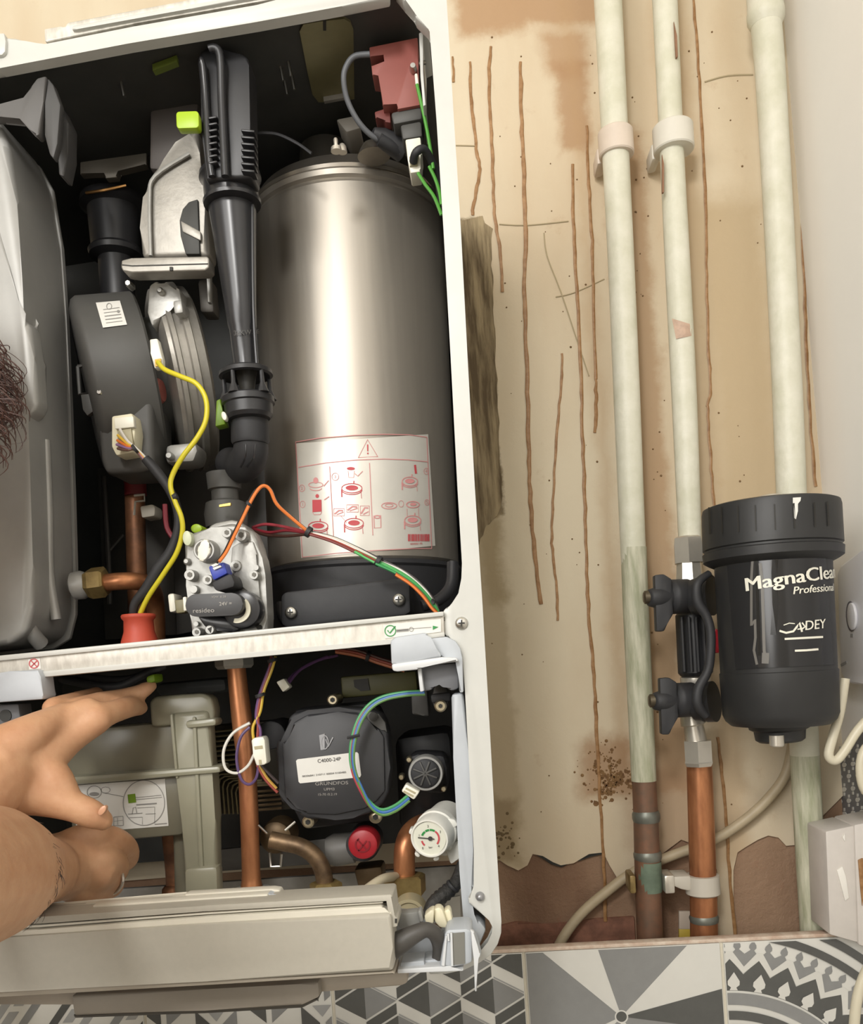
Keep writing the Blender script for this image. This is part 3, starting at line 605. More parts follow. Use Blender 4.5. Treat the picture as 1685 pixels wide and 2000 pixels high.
# fan
fan = thing('combustion_fan', 'combustion fan with charcoal motor cover and ribbed aluminium scroll', 'fan', (270, 925, -0.22))
FA, FB = (168, 762, -0.244), (400, 738, -0.204)
mc = part('motor_cover', fan, DGREY, lathe(FA, FB, [(0.0, 110), (0.005, 145), (.03, 160), (.07, 166), (.5, 167), (.52, 162)], 64))
part('motor_core', fan, BLACKI, lathe(FA, FB, [(.5, 120), (.68, 120)], 40))
al = part('scroll_casing', fan, ALU, lathe(FA, FB, [(.62, 120), (.63, 150), (.66, 168), (.69, 170), (.70, 176), (.735, 176), (.745, 170), (.80, 170), (.81, 178), (.855, 178), (.865, 171), (.93, 169), (.955, 160), (.96, 120)], 72))
part('scroll_boss', fan, ALUL, prism([(290, 556), (306, 546), (322, 560), (350, 560), (356, 592), (330, 600), (312, 620), (296, 640), (286, 610)], -0.286, 0.04, 0.003))
part('scroll_boss', fan, ALUL, box(338, 585, 356, 612, -0.296, 0.02, 0.002, -8))
part('scroll_bolt', fan, STEELS, knob(311, 566, -0.292, [(0, 4), (0.002, 7), (0.01, 7)], 12))
part('scroll_lug', fan, ALUL, prism([(322, 868), (382, 862), (386, 880), (378, 902), (322, 905)], -0.272, 0.03, 0.004), knob(329, 889, -0.278, [(0, 5), (0.002, 8), (0.01, 8)], 14))
part('cover_foot', fan, DGREY, prism([(186, 790), (296, 778), (300, 912), (280, 922), (205, 925), (196, 900)], -0.288, 0.05, 0.006, 3))
part('rubber_sleeve', fan, MAROON, lathe((264, 768, -0.275), (318, 763, -0.275), [(0, 22), (.1, 26), (.9, 24), (1, 20)], 24))
part('rubber_sleeve', fan, BLKM, lathe((266, 742, -0.285), (292, 740, -0.285), [(0, 12), (.2, 15), (1, 14)], 16))
part('red_hose', fan, DRED, tube([(308, 800, -0.24), (308, 880, -0.24)], 13, 12, 1))
cs = round_(FA, FB, 167, 0.0006); cs2 = round_(FA, FB, 167, 0.0009)
lb = part('motor_label', fan, PAPER, sheet([(187, 591), (234, 587), (248, 634), (201, 640)], cs, 4, 14))
part('label_print', lb, INKG, *[stroke([(203 + 1.4 * i - 6 + 3, 598 + i * 6.5 - 0), (232 + 1.4 * i, 594 + i * 6.5)], 1.6 if i in (3, 4) else 1.0, cs2) for i in range(1, 6)], stroke(ell(213, 598, 5, 6, n=10), 1.2, cs2, True), fill(ell(231, 608, 3, n=8), cs2), smooth=0)
part('latch', fan, DGREY, tube([(152, 716, -0.276), (174, 712, -0.276), (177, 768, -0.276), (156, 770, -0.276), (152, 716, -0.276)], 4, 6, 1))
part('latch_foot', fan, DGREY, prism([(157, 770), (180, 768), (187, 800), (170, 812), (161, 800)], -0.278, 0.006, 0.001))
part('lug_ring', fan, DGREY, prism(ell(194, 768, 14, 12, n=16), -0.302, 0.01, 0.001))
part('lug_screw', fan, STEELS, knob(193, 765, -0.307, [(0, 4), (0.002, 6.5), (0.006, 6.5)], 14))
pc = part('plug_connector', fan, CREAM, prism([(217, 812), (258, 806), (264, 840), (260, 884), (226, 890), (217, 872)], -0.305, 0.02, 0.002))
part('plug_window', pc, mat('plug_shadow', 'a89f80', 0.5), prism([(229, 840), (256, 836), (260, 868), (246, 880), (229, 872)], -0.307, 0.004, 0.0005))
part('plug_rim', pc, IVORY, prism([(222, 816), (260, 812), (262, 834), (224, 838)], -0.309, 0.006, 0.001))
ec = part('earth_connector', fan, IVORY, prism([(291, 662), (307, 660), (317, 700), (317, 716), (301, 720), (294, 690)], -0.312, 0.008, 0.0015))
part('terminal_slot', ec, mat('brass_slot', '9a7a2c', 0.4, metal=0.5), prism([(302, 702), (314, 700), (315, 714), (303, 716)], -0.313, 0.004))
# black air tube
at = thing('air_intake_tube', 'tall black plastic venturi air tube with ribbed head and cage collar', 'air tube', (480, 935, -0.29))
hd = part('head', at, BLK, prism([(384, 116), (390, 100), (402, 92), (430, 94), (472, 102), (485, 112), (486, 128), (488, 237), (494, 345), (400, 352), (394, 260), (392, 180)], -0.335, 0.024, 0.010, 5), smooth=50)
part('seam_ridge', hd, BLK, tube([(408, 96, -0.346), (420, 94, -0.346), (430, 112, -0.345), (433, 200, -0.341), (440, 345, -0.341)], 8, 10, 4))
part('seam_ridge', hd, BLKG, tube([(390, 118, -0.343), (396, 128, -0.342), (402, 200, -0.339), (408, 300, -0.339), (414, 345, -0.338)], 7, 10, 4))
for i in range(8): part('rib', hd, BLKG, box(406, 226 + i * 12.5, 424, 231 + i * 12.5, -0.342, 0.012, 0.001, -8))
for i in range(7): part('rib', hd, BLKG, box(470, 252 + i * 13, 497, 257 + i * 13, -0.341, 0.012, 0.001, 6))
part('collar', at, BLKG, lathe((449, 340, -0.31), (454, 402, -0.31), [(0, 50), (.02, 59), (.16, 60), (.22, 55), (.3, 53), (.84, 52), (.88, 56), (.98, 55), (1, 44)], 44))
tp = part('tapered_tube', at, BLKG, lathe((453, 396, -0.305), (480, 722, -0.305), [(0, 47), (.3, 39), (.6, 31), (.74, 28), (.76, 26), (.95, 23), (1, 23)], 44))
part('moulded_letters', tp, DGREY, text('30KW.16', 456, 655, 9, round_((453, 396, -0.305), (480, 722, -0.305), 29, 0.0006), -4))
part('edge_bead', tp, BLKG, tube([(493, 400, -0.312), (495, 600, -0.312), (502, 718, -0.312)], 3.5, 8, 4))
CA, CB = (479, 716, -0.305), (488, 828, -0.305)
cage = part('cage_ring', at, BLK, lathe(CA, CB, [(0, 24), (.06, 44), (.1, 51), (.17, 52), (.19, 46), (.12, 30), (.1, 20)], 44))
part('cage_ring', at, BLK, lathe(CA, CB, [(.52, 30), (.53, 48), (.56, 51), (.66, 51), (.68, 47), (.86, 46), (.92, 40), (.93, 28)], 44))
for k in range(5):
    a = math.radians(90 + 72 * k + 20); sc = S(480, 770, -0.305)
    off = Vector((math.cos(a) * 46 * sc, -math.sin(a) * 46 * sc, 0)); A, B = P(481, 730, -0.305) + off, P(485, 778, -0.305) + off
    part('cage_bar', at, BLK, sweep([A, A.lerp(B, .6), B], [4 * sc, 4.5 * sc, 12 * sc], 8))
part('cage_core', at, DARKM, lathe((480, 722, -0.305), (486, 800, -0.305), [(0, 22), (.5, 14), (1, 16)], 20))
part('elbow', at, BLKM, tube([(487, 815, -0.30, 33), (489, 850, -0.30, 33), (489, 885, -0.295, 34), (476, 908, -0.282, 34), (458, 908, -0.264, 32), (450, 904, -0.252, 30)], 33, 24, 6), smooth=50)
part('elbow_band', at, BLKM, lathe((487, 812, -0.30), (489, 868, -0.30), [(0, 36), (.9, 37), (1, 34)], 36))
for i in (-1, 1): part('elbow_rib', at, BLKG, tube([(489 + 9 * i, 868, -0.321), (487 + 8 * i, 892, -0.319), (476 + 6 * i, 912, -0.304)], 2, 6, 4))
part('tube_clip', at, LIMED, prism([(422, 782), (430, 778), (434, 800), (440, 828), (420, 833)], -0.31, 0.012, 0.001))
part('clip_tip', at, IVORY, prism(ell(437, 812, 5, 9, n=12, ang=-15), -0.318, 0.006, 0.001))
part('lime_plug', at, LIME, box(344, 217, 388, 250, -0.345, 0.008, 0.002, -2, r=6))
fo = part('gas_spigot', at, DGREY, lathe((437, 925, -0.27), (443, 1030, -0.27), [(0, 34), (.3, 32), (.32, 26), (.5, 26), (.55, 38), (.75, 42), (1, 40)], 30))
part('brass_glint', fo, mat('gold_pin', 'd8b25a', 0.3, metal=0.9), prism([(428, 986), (450, 982), (450, 987), (428, 990)], -0.303, 0.003))
# ------------------------------------------------------------------ heat exchanger drum
hx = thing('heat_exchanger', 'brushed stainless steel heat exchanger drum with red diagram label on a black base', 'heat exchanger', (700, 1215, -0.17))
HA, HB = (680, 428, -0.165), (712, 1116, -0.165); HR = 184
drum = part('drum', hx, STEEL, lathe(HA, HB, [(0, HR - 8), (0.0, HR + 1), (.01, HR + 4), (.022, HR + 2), (.028, HR - 3), (.04, HR + 1), (.5, HR), (.99, HR), (1, HR - 6)], 96), smooth=25)
lid = part('lid', hx, mat('lid_steel', 'a8a196', 0.36, metal=0.9, var=0.15), lathe((674, 322, -0.165), (680, 432, -0.165), [(0, 40), (.02, 52), (.45, 54), (.5, 70), (.52, 120), (.62, 150), (.72, 172), (.8, HR - 6), (.9, HR + 2), (.95, HR + 6), (1, HR + 4)], 72), smooth=25)
part('lid_dome', hx, mat('dark_dome', '4a4741', 0.45, metal=0.5), lathe((634, 285, -0.20), (638, 345, -0.20), [(0, 36), (.1, 48), (.6, 52), (1, 54)], 32))
part('lid_shelf', hx, mat('white_lid_part', '9a958c', 0.5), prism([(655, 232), (696, 224), (704, 250), (676, 258)], -0.24, 0.05, 0.002))
part('lid_bolt', hx, CHROME, lathe((655, 270, -0.32), (657, 296, -0.32), [(0, 3), (.1, 4.5), (.6, 4), (.7, 10), (1, 11)], 14), lathe((668, 282, -0.315), (669, 298, -0.315), [(0, 5), (.3, 8), (1, 9)], 12))
part('lid_bump', hx, mat('lid_steel', 'a8a196', 0.36), lathe((728, 278, -0.27), (730, 306, -0.27), [(0, 8), (.2, 20), (.6, 27), (1, 32)], 28))
part('lid_wire', hx, BLKM, tube([(500, 260, -0.30), (540, 262, -0.30), (580, 280, -0.30), (608, 300, -0.30)], 3, 6, 5))
base = part('base_ring', hx, BLKM, lathe((711, 1112, -0.165), (715, 1226, -0.165), [(0, HR - 4), (.02, HR + 4), (.08, HR + 6), (.12, HR + 2), (1, HR + 2)], 80), smooth=30)
bp_ = part('base_cover', hx, BLKM, prism([(548, 1164), (556, 1156), (792, 1128), (800, 1136), (802, 1196), (790, 1202), (560, 1226), (549, 1220)], -0.292, 0.05, 0.004))
screw(hx, 566, 1196, -0.297, 12, STEELS, DARKM, 'cover_screw'); screw(hx, 778, 1171, -0.297, 12.5, STEELS, DARKM, 'cover_screw')
part('base_hose', hx, BLK, tube([(546, 1180, -0.275), (556, 1212, -0.285), (600, 1228, -0.285), (700, 1220, -0.28)], 9, 10, 5))
part('base_hose', hx, BLK, tube([(884, 1100, -0.262), (880, 1145, -0.270), (856, 1172, -0.278), (824, 1184, -0.282)], 12, 12, 5))
ls, lp = round_(HA, HB, HR, 0.0006), round_(HA, HB, HR, 0.0010)
LC = [(577, 866), (836, 848), (850, 1066), (588, 1090)]
lab = part('diagram_label', hx, LABEL, sheet(LC, ls, 28, 6), label='white paper label printed with red assembly diagrams')
Z = lambda x, y: (560 + x * 0.18991, 830 + y * 0.18996)            # from the close-up of the label
def L2(pts): return [Z(*p) for p in pts]
def dense(pts, n=8):
    out = []
    for i in range(len(pts) - 1):
        for k in range(n): t = k / n; out.append((pts[i][0] * (1 - t) + pts[i + 1][0] * t, pts[i][1] * (1 - t) + pts[i + 1][1] * t))
    return out + [pts[-1]]
gs = [stroke(dense(L2(p)), 1.5, lp) for p in ([(90, 175), (330, 135), (700, 105), (1000, 95), (1250, 100), (1440, 125)], [(1440, 125), (1490, 1270)], [(1490, 1270), (1300, 1270), (900, 1290), (500, 1320), (160, 1360)], [(160, 1360), (90, 175)],
      [(120, 435), (400, 390), (700, 360), (1000, 350), (1250, 358), (1445, 378)], [(440, 425), (480, 1150)], [(850, 390), (885, 1135)])]
gs += [stroke(L2([(735, 335), (830, 150), (935, 325)]), 2.2, lp, True)]
part('label_lines', lab, PINKINK, *gs, smooth=0)
def dish(cx, cy, rx, ry, solid):
    g = [stroke(L2(ell(cx, cy, rx, ry, 20)), 1.6, lp, True), stroke(L2(ell(cx, cy + ry * .35, rx, ry, 12, 0, 0, 180)), 1.6, lp), stroke(L2([(cx - rx, cy + 10), (cx - rx + 2, cy + ry * 1.9)]), 2.4, lp), stroke(L2([(cx + rx - 12, cy + 20), (cx + rx - 4, cy + ry * 2.2)]), .9, lp), stroke(L2([(cx + 20, cy - ry), (cx + 22, cy - ry - 28)]), 2, lp)]
    g.append(fill(L2(ell(cx, cy - 4, rx * .62, ry * .55, 16)), lp)); return g
gs = dish(668, 650, 105, 48, 1) + dish(322, 1040, 100, 48, 1) + dish(690, 1010, 98, 50, 1)
gs += [fill(L2([(262, 770), (355, 768), (358, 890), (264, 896)]), lp), fill(L2(ell(312, 730, 18, 20, 12)), lp), fill(L2(ell(658, 448, 42, 16, 14)), lp), fill(L2([(824, 200), (838, 200), (838, 270), (826, 270)]), lp), fill(L2(ell(833, 292, 9, 9, 8)), lp), stroke(L2([(1318, 410), (1328, 500)]), 4, lp)]
o = part('label_drawings', lab, REDINK, *gs, smooth=0); o['kind'] = 'stuff'
gs = dish(1265, 580, 80, 46, 0) + dish(1294, 980, 84, 48, 0)
gs += [stroke(L2(ell(1052, 830, 78, 32, 18)), 1.6, lp, True), stroke(L2(ell(1052, 826, 40, 16, 14)), 1.4, lp, True), stroke(L2(ell(1296, 818, 66, 32, 18)), 1.8, lp, True), fill(L2(ell(1300, 815, 34, 16, 12)), lp)]
gs += [stroke(L2(ell(155, 650, 28, 34, 14)), 1.1, lp, True), stroke(L2(ell(498, 532, 36, 38, 16)), 1.1, lp, True), stroke(L2(ell(162, 815, 26, 34, 14)), .9, lp, True), stroke(L2(ell(1434, 475, 24, 32, 14)), .9, lp, True), stroke(L2(ell(1440, 795, 22, 30, 14)), .9, lp, True), stroke(L2(ell(1175, 810, 26, 34, 12)), .9, lp, True)]
gs += [text(t, *Z(a, b), 6, lp, -3) for t, a, b in (('2', 143, 666), ('3', 486, 548), ('1', 152, 832), ('4', 1424, 490), ('5', 1430, 810))]
gs += [stroke(L2([(378, 630), (430, 570)]), 1.8, lp), stroke(L2([(385, 770), (435, 735)]), 1.8, lp), stroke(L2([(700, 500), (730, 525), (780, 475)]), 1.6, lp), stroke(L2(ell(297, 615, 74, 28, 16)), 1.4, lp, True), stroke(L2(ell(297, 650, 60, 24, 14, 0, 0, 180)), 1.4, lp), fill(L2(ell(297, 570, 26, 32, 12)), lp)]
gs += [stroke(L2([(630, 470), (636, 540), (688, 540), (694, 470)]), 1, lp), stroke(L2([(895, 935), (965, 930), (968, 1055), (900, 1060)]), 1.8, lp, True), stroke(L2(ell(930, 945, 30, 14, 12)), 2, lp, True), stroke(L2([(1235, 860), (1238, 950)]), .8, lp), stroke(L2([(1352, 850), (1356, 940)]), .8, lp)]
for x0, y0, x1, y1 in ((482, 860, 590, 935), (615, 820, 735, 895), (755, 832, 848, 930)):
    gs += [stroke(L2([(x0, y0), (x1, y0), (x1, y1), (x0, y1)]), 1.3, lp, True), stroke(L2([(x0 + 8, y1 - 18), ((x0 + x1) / 2, y0 + 18), (x1 - 12, y0 + 22)]), 3, lp), stroke(L2([(x0 + 30, y1 - 12), (x1 - 8, y1 - 40)]), 2, lp)]
gs += [stroke(L2([(550, 930), (620, 1010)]), 1, lp), stroke(L2([(264, 896), (280, 922), (345, 920), (358, 892)]), 1.2, lp)]
o = part('label_drawings', lab, PINKINK, *gs, smooth=0); o['kind'] = 'stuff'
gs = []; x = 1246
while x < 1460:
    b = random.choice((5, 8, 12)); gs.append(fill(L2([(x, 1122), (x + b, 1122), (x + b, 1196), (x, 1194)]), lp)); x += b + random.choice((3, 4, 6))
gs.append(text('0020261-05', *Z(1270, 1232), 3.4, lp, -3))
part('label_barcode', lab, REDINK, *gs, smooth=0)
# ------------------------------------------------------------------ ignition transformer
it = thing('ignition_transformer', 'dull red ignition transformer block hung at the top right of the boiler', 'transformer', (780, 240, -0.30))
tb = part('body', it, MAROON, prism([(721, 92), (815, 73), (820, 205), (776, 213), (776, 201), (747, 206), (740, 146), (727, 147), (725, 128), (752, 121), (750, 105), (722, 112)], -0.315, 0.02, 0.0006))
part('slot', tb, mat('deep_maroon', '4b1d1b', 0.6), prism([(722, 112), (750, 105), (753, 122), (725, 128)], -0.300, 0.02))
part('slot', tb, mat('deep_maroon', '4b1d1b', 0.6), prism([(747, 206), (776, 200), (776, 214), (750, 218)], -0.300, 0.02))
part('foot', it, mat('deep_maroon2', '6c332d', 0.6), prism([(731, 218), (750, 212), (762, 216), (763, 240), (752, 238), (748, 230), (733, 231)], -0.305, 0.03, 0.001))
part('grey_socket', it, DGREY, prism([(763, 219), (822, 205), (824, 232), (768, 243)], -0.312, 0.03, 0.002), prism([(781, 243), (822, 235), (825, 266), (786, 272)], -0.310, 0.026, 0.002))
part('plate_bracket', it, WHITE, prism([(818, 64), (836, 58), (838, 62), (824, 66), (826, 140), (832, 205), (826, 207), (821, 150)], -0.335, 0.05, 0.0006))
part('terminal_screw', it, STEELS, knob(806, 127, -0.322, [(0, 5), (0.003, 7), (0.008, 7)], 12), tube([(818, 124, -0.322), (832, 122, -0.322)], 4, 8, 1))
part('spade_terminal', it, IVORY, prism([(809, 143), (815, 142), (818, 165), (811, 166)], -0.322, 0.005, 0.001))
wc = part('white_connector', it, IVORY, prism([(791, 272), (821, 267), (824, 300), (818, 330), (822, 335), (801, 338), (796, 312)], -0.322, 0.02, 0.002))
part('connector_window', wc, mat('plug_shadow', 'a89f80', 0.5), prism([(799, 306), (818, 302), (815, 322), (800, 324)], -0.324, 0.004))
part('ignition_lead', it, mat('grey_rubber', '5d5f62', 0.5), tube([(722, 106, -0.322), (692, 110, -0.322), (676, 130, -0.320), (671, 155, -0.318), (678, 195, -0.312), (698, 235, -0.306), (722, 262, -0.300), (745, 275, -0.295)], 5.5, 10, 5))
part('lead_sleeve', it, BLKM, tube([(740, 272, -0.297), (765, 285, -0.292), (785, 300, -0.285)], 13, 12, 4), lathe((728, 258, -0.298), (786, 292, -0.284), [(0, 9), (.3, 18), (1, 24)], 20))
for k, pp in enumerate(([(814, 165), (822, 200), (832, 245), (840, 290), (846, 330)], [(816, 338), (830, 360), (848, 385), (862, 420)], [(838, 325), (850, 350), (858, 375), (862, 400)])):
    part('green_wire', it, wirem('4f9a35'), tube([(a, b, -0.322) for a, b in pp], 3.4, 8, 5))
part('black_sleeve', it, BLKM, tube([(807, 316, -0.325), (812, 298, -0.332), (828, 292, -0.33), (844, 318, -0.32), (856, 350, -0.31), (862, 395, -0.30)], 8, 10, 5))
# ------------------------------------------------------------------ gas valve
gv = thing('gas_valve', 'cast grey gas valve with black solenoid block above the cross rail', 'valve', (440, 1245, -0.31))
gb = part('body', gv, ALUL, prism([(359, 1066), (362, 1052), (376, 1040), (412, 1030), (453, 1021), (478, 1030), (492, 1034), (503, 1055), (512, 1090), (518, 1123), (522, 1205), (523, 1234), (440, 1246), (379, 1248), (373, 1232), (371, 1202), (363, 1143)], -0.325, 0.022, 0.004, 3))
part('top_flange', gv, ALUL, prism([(402, 1030), (420, 1020), (452, 1014), (470, 1018), (480, 1034), (440, 1040)], -0.315, 0.04, 0.003))
part('side_step', gv, ALU, prism([(490, 1050), (502, 1062), (514, 1120), (517, 1228), (490, 1230)], -0.303, 0.03, 0.002))
Zv = lambda x, y: (330 + x * 0.1365, 1000 + y * 0.1365)
def boss(x, y, r, name='boss', hole=True, h=0.010):
    a, b = Zv(x, y); o_ = part(name, gb, ALUL, knob(a, b, -0.325 - h, [(0, r * .7), (0.0, r * .92), (0.001, r), (h + 0.002, r * 1.1)], 20))
    if hole: part('bolt_socket', o_, mat('bolt_shadow', '5f5c55', 0.5, metal=0.5), knob(a + .5, b - .5, -0.3255 - h, [(0, r * .5), (0.004, r * .5)], 6))
for x, y, r in ((820, 295, 10), (290, 900, 11), (545, 970, 10), (1210, 900, 9), (390, 1720, 9), (1025, 330, 12)): boss(x, y, r)
boss(1240, 795, 6, hole=False, h=0.006); boss(350, 1105, 8, hole=False, h=0.006); boss(385, 1600, 5, hole=False, h=0.004); boss(950, 770, 11, hole=True, h=0.005)
part('corner_hole', gb, DARKM, knob(*Zv(1290, 1650), -0.3262, [(0, 5.5), (0.004, 5.5)], 16))
part('raised_panel', gb, ALUL, prism([Zv(*q) for q in ((900, 500), (1000, 440), (1200, 420), (1260, 600), (1260, 1000), (1330, 1280), (1180, 1200), (1060, 1050), (960, 1010), (920, 880), (1010, 800), (880, 730))], -0.328, 0.006, 0.001))
kn = part('adjuster_ring', gv, ALUL, knob(398, 1074, -0.337, [(0.001, 16), (0, 17), (0, 20), (0.001, 21.5), (0.014, 24)], 32))
part('adjuster_well', kn, mat('bolt_shadow', '5f5c55', 0.5), knob(398, 1074, -0.3365, [(0, 16.5), (0.003, 16.5)], 24))
part('adjuster_key', kn, IVORY, prism([Zv(*q) for q in ((485, 385), (560, 395), (555, 450), (590, 520), (585, 590), (530, 660), (490, 710), (420, 695), (430, 640), (400, 560), (415, 490), (475, 440))], -0.340, 0.006, 0.001))
part('test_nipple', gv, mat('pale_green_plastic', 'ccd2b4', 0.4), prism(ell(365, 1051, 9, 15, 14, -5), -0.332, 0.012, 0.003))
part('green_cap', gv, LIME, prism(ell(383, 1032, 11, 9, 16), -0.31, 0.02, 0.003))
part('side_screw', gv, ALUL, knob(363, 1096, -0.33, [(0, 4), (0.002, 7), (0.01, 8)], 12))
co = part('solenoid_coil', gv, BLKG, knob(471, 1190, -0.340, [(0, 30), (0.001, 36), (0.004, 38), (0.02, 38)], 40))
part('coil_arc', co, mat('ivory_ring', 'cfcab4', 0.4), prism(ell(462, 1190, 27, 27, 20, 0, -50, 105) + ell(462, 1190, 18, 18, 20, 0, 105, -50), -0.342, 0.004, 0.0006))
cb = part('coil_housing', gv, mat('coil_grey', '3a3a3b', 0.45), prism(rr(418, 1181, 112, 44, 21, -2, 8), -0.350, 0.022, 0.003, 3))
part('coil_bracket', gv, BLKG, prism([(384, 1203), (440, 1206), (470, 1228), (455, 1236), (425, 1232), (400, 1225)], -0.335, 0.012, 0.002))
part('drain_screw', gv, ALUL, knob(409, 1230, -0.338, [(0, 5), (0, 8), (0.001, 9.5), (0.01, 10)], 20))
part('drain_slot', gv, DARKM, prism([(405, 1228), (413, 1224), (411, 1236)], -0.3386, 0.002))
part('coil_cap', gv, BLKM, prism([(413, 1138), (448, 1120), (453, 1124), (458, 1138), (456, 1146), (425, 1155), (418, 1150)], -0.352, 0.026, 0.003))
bc = part('blue_plug', gv, BLUEP, prism([(406, 1106), (437, 1097), (444, 1120), (416, 1134)], -0.350, 0.016, 0.0015))
part('plug_teeth', bc, IVORY, prism([(412, 1104), (424, 1099), (426, 1103), (416, 1107)], -0.352, 0.003), prism([(415, 1109), (430, 1104), (432, 1107), (418, 1113)], -0.352, 0.003))
sf = flat(-0.3504)
PR = mat('silver_print', '9a9690', 0.5)
part('coil_lettering', cb, PR, text('resideo', 376, 1197, 8.5, sf, -2, 1.15), text('24V =', 428, 1183, 7, sf, -3, 1.0, bold=0.01), text('VDW  8..28', 413, 1168, 4, sf, -2), smooth=0)
part('side_plug', gv, IVORY, prism([(326, 1160), (340, 1158), (344, 1194), (330, 1197)], -0.31, 0.02, 0.002), prism([(356, 1166), (363, 1165), (366, 1192), (358, 1194)], -0.33, 0.012, 0.001))
part('plug_body', gv, mat('dim_cream', '7d7658', 0.5), prism([(340, 1172), (358, 1170), (362, 1196), (344, 1198)], -0.318, 0.012, 0.001))
# ------------------------------------------------------------------ pipes and wires of the upper compartment
cp = thing('copper_pipe', 'thin upright copper pipe beside the expansion vessel with a clipped sensor', 'pipe', (266, 1250, -0.2))
part('pipe_run', cp, COPPERD, tube([(262, 910, -0.20), (266, 1080, -0.20), (272, 1255, -0.20)], 19, 20, 2))
part('red_sleeve', cp, DRED, tube([(262, 915, -0.205), (265, 968, -0.205)], 21, 18, 1))
sc_ = part('sensor_clip', cp, mat('pale_plastic', 'b9b4a8', 0.45), prism([(272, 988), (298, 984), (303, 992), (302, 1008), (276, 1012)], -0.235, 0.02, 0.002))
part('clip_loop', cp, mat('pale_plastic', 'b9b4a8', 0.45), tube([(262, 968, -0.226), (282, 966, -0.226), (282, 978, -0.226), (264, 980, -0.226), (262, 1006, -0.226)], 2.5, 6, 1))
vp = thing('vessel_pipe', 'bright copper elbow leaving the brass nut on the expansion vessel', 'pipe', (250, 1140, -0.28))
part('pipe_run', vp, COPPER, tube([(206, 1138, -0.285), (240, 1135, -0.285), (275, 1137, -0.275), (295, 1148, -0.25), (304, 1180, -0.23), (306, 1260, -0.22)], 17, 20, 6), smooth=60)
gr = thing('rubber_grommet', 'orange red rubber cable grommet standing on the cross rail', 'grommet', (272, 1262, -0.31))
part('grommet_body', gr, ORANGE, lathe((270, 1200, -0.31), (274, 1275, -0.31), [(0, 22), (0, 31), (.04, 33), (.1, 32), (.16, 28), (.45, 29), (.7, 35), (1, 38)], 36), smooth=50)
yw = thing('earth_wire', 'yellow earth wire with black sleeve looping from the fan to the red grommet', 'wire', (330, 1200, -0.32))
part('wire', yw, wirem('cfc22a'), tube([(309, 708, -0.316), (322, 722, -0.325), (352, 735, -0.33), (384, 750, -0.332), (402, 780, -0.332), (402, 820, -0.332), (385, 855, -0.332), (358, 890, -0.332), (338, 925, -0.33), (333, 950, -0.33), (342, 980, -0.33), (354, 1010, -0.33), (356, 1040, -0.328), (345, 1080, -0.325), (320, 1120, -0.32), (290, 1165, -0.315), (274, 1198, -0.312)], 5, 10, 6))
part('cable_tie', yw, BLKM, lathe((338, 972, -0.33), (346, 968, -0.33), [(0, 7), (1, 7)], 10))
mh = thing('motor_harness', 'bunch of coloured fan motor wires running into a black sleeve', 'wires', (300, 1200, -0.31))
for h, dx, dy in (('d8b040', 0, 0), ('d9742e', -1, 10), ('8d6a92', -2, 18), ('cfc9c0', 4, -12), ('6a4a40', 0, 26)):
    part('wire', mh, wirem(h), tube([(230 + dx, 850 + dy, -0.310), (248, 866 + dy * .5, -0.317), (262, 874 + dy * .15, -0.316), (276, 888 + dy * .2, -0.314), (288, 902 + dy * .25, -0.313)], 2.8, 7, 5))
part('black_sleeve', mh, BLKM, tube([(284, 896, -0.313, 9), (305, 920, -0.313, 10), (328, 952, -0.316, 9), (345, 990, -0.318, 9), (348, 1030, -0.318, 9), (335, 1075, -0.316, 11), (310, 1110, -0.315, 12), (286, 1150, -0.313, 11), (264, 1178, -0.312, 9), (260, 1202, -0.31, 8)], 10, 12, 5), smooth=60)
part('cable_tie', mh, BLKM, lathe((262, 878, -0.316), (266, 875, -0.316), [(0, 10), (1, 10)], 10))
part('red_wire', mh, wirem('7a2430'), tube([(322, 985, -0.29), (326, 1030, -0.29), (342, 1055, -0.29)], 5, 8, 4))
wh = thing('wiring_harness', 'loose harness of green orange and red wires crossing the steel drum', 'wires', (700, 1200, -0.32))
path = [(856, 1194), (848, 1178), (832, 1155), (808, 1132), (778, 1112), (738, 1094), (695, 1072), (650, 1052), (602, 1040)]
def along(off, a=0, b=9, y=-0.315, wob=2.0):
    out = []
    for i, (x, z) in enumerate(path[a:b]):
        k = off * (1.0 if 0 < i + a < 8 else 0.4); out.append((x - k * 0.5 + random.uniform(-wob, wob) * .4, z + k * 0.9 + random.uniform(-wob, wob) * .4, y - 0.0006 * off))
    return out
for h, off, a, b in (('3f9a4c', 3, 0, 7), ('52ab5c', 6, 0, 7), ('2f8a4a', 8.5, 0, 6), ('dcd8cf', 1, 0, 9), ('2c2523', -2.5, 0, 9), ('a04638', 4, 5, 9), ('d8742c', 11, 0, 5), ('8a3a22', 9, 0, 5), ('d9d2c4', -1, 5, 9), ('7a3530', 5.5, 5, 9)):
    part('wire', wh, wirem(h), tube(along(off, a, b), 3.0, 7, 5))
for i, pp in enumerate(([(602, 1040), (560, 1030), (520, 1024), (494, 1030)], [(602, 1041), (560, 1036), (525, 1040), (494, 1032)], [(602, 1043), (560, 1047), (520, 1045), (494, 1036)])):
    part('wire', wh, wirem(['a5414a', '8a2c36', '4a3028'][i]), tube([(a, b, -0.315 + 0.02 * k) for k, (a, b) in enumerate(pp)], 3.0, 7, 5))
ow = [(428, 1097, -0.358), (442, 1078, -0.353), (458, 1045, -0.345), (475, 1010, -0.34), (492, 975, -0.335), (506, 954, -0.332), (517, 949, -0.33), (528, 958, -0.328), (540, 984, -0.325), (565, 1008, -0.32), (602, 1039, -0.316)]
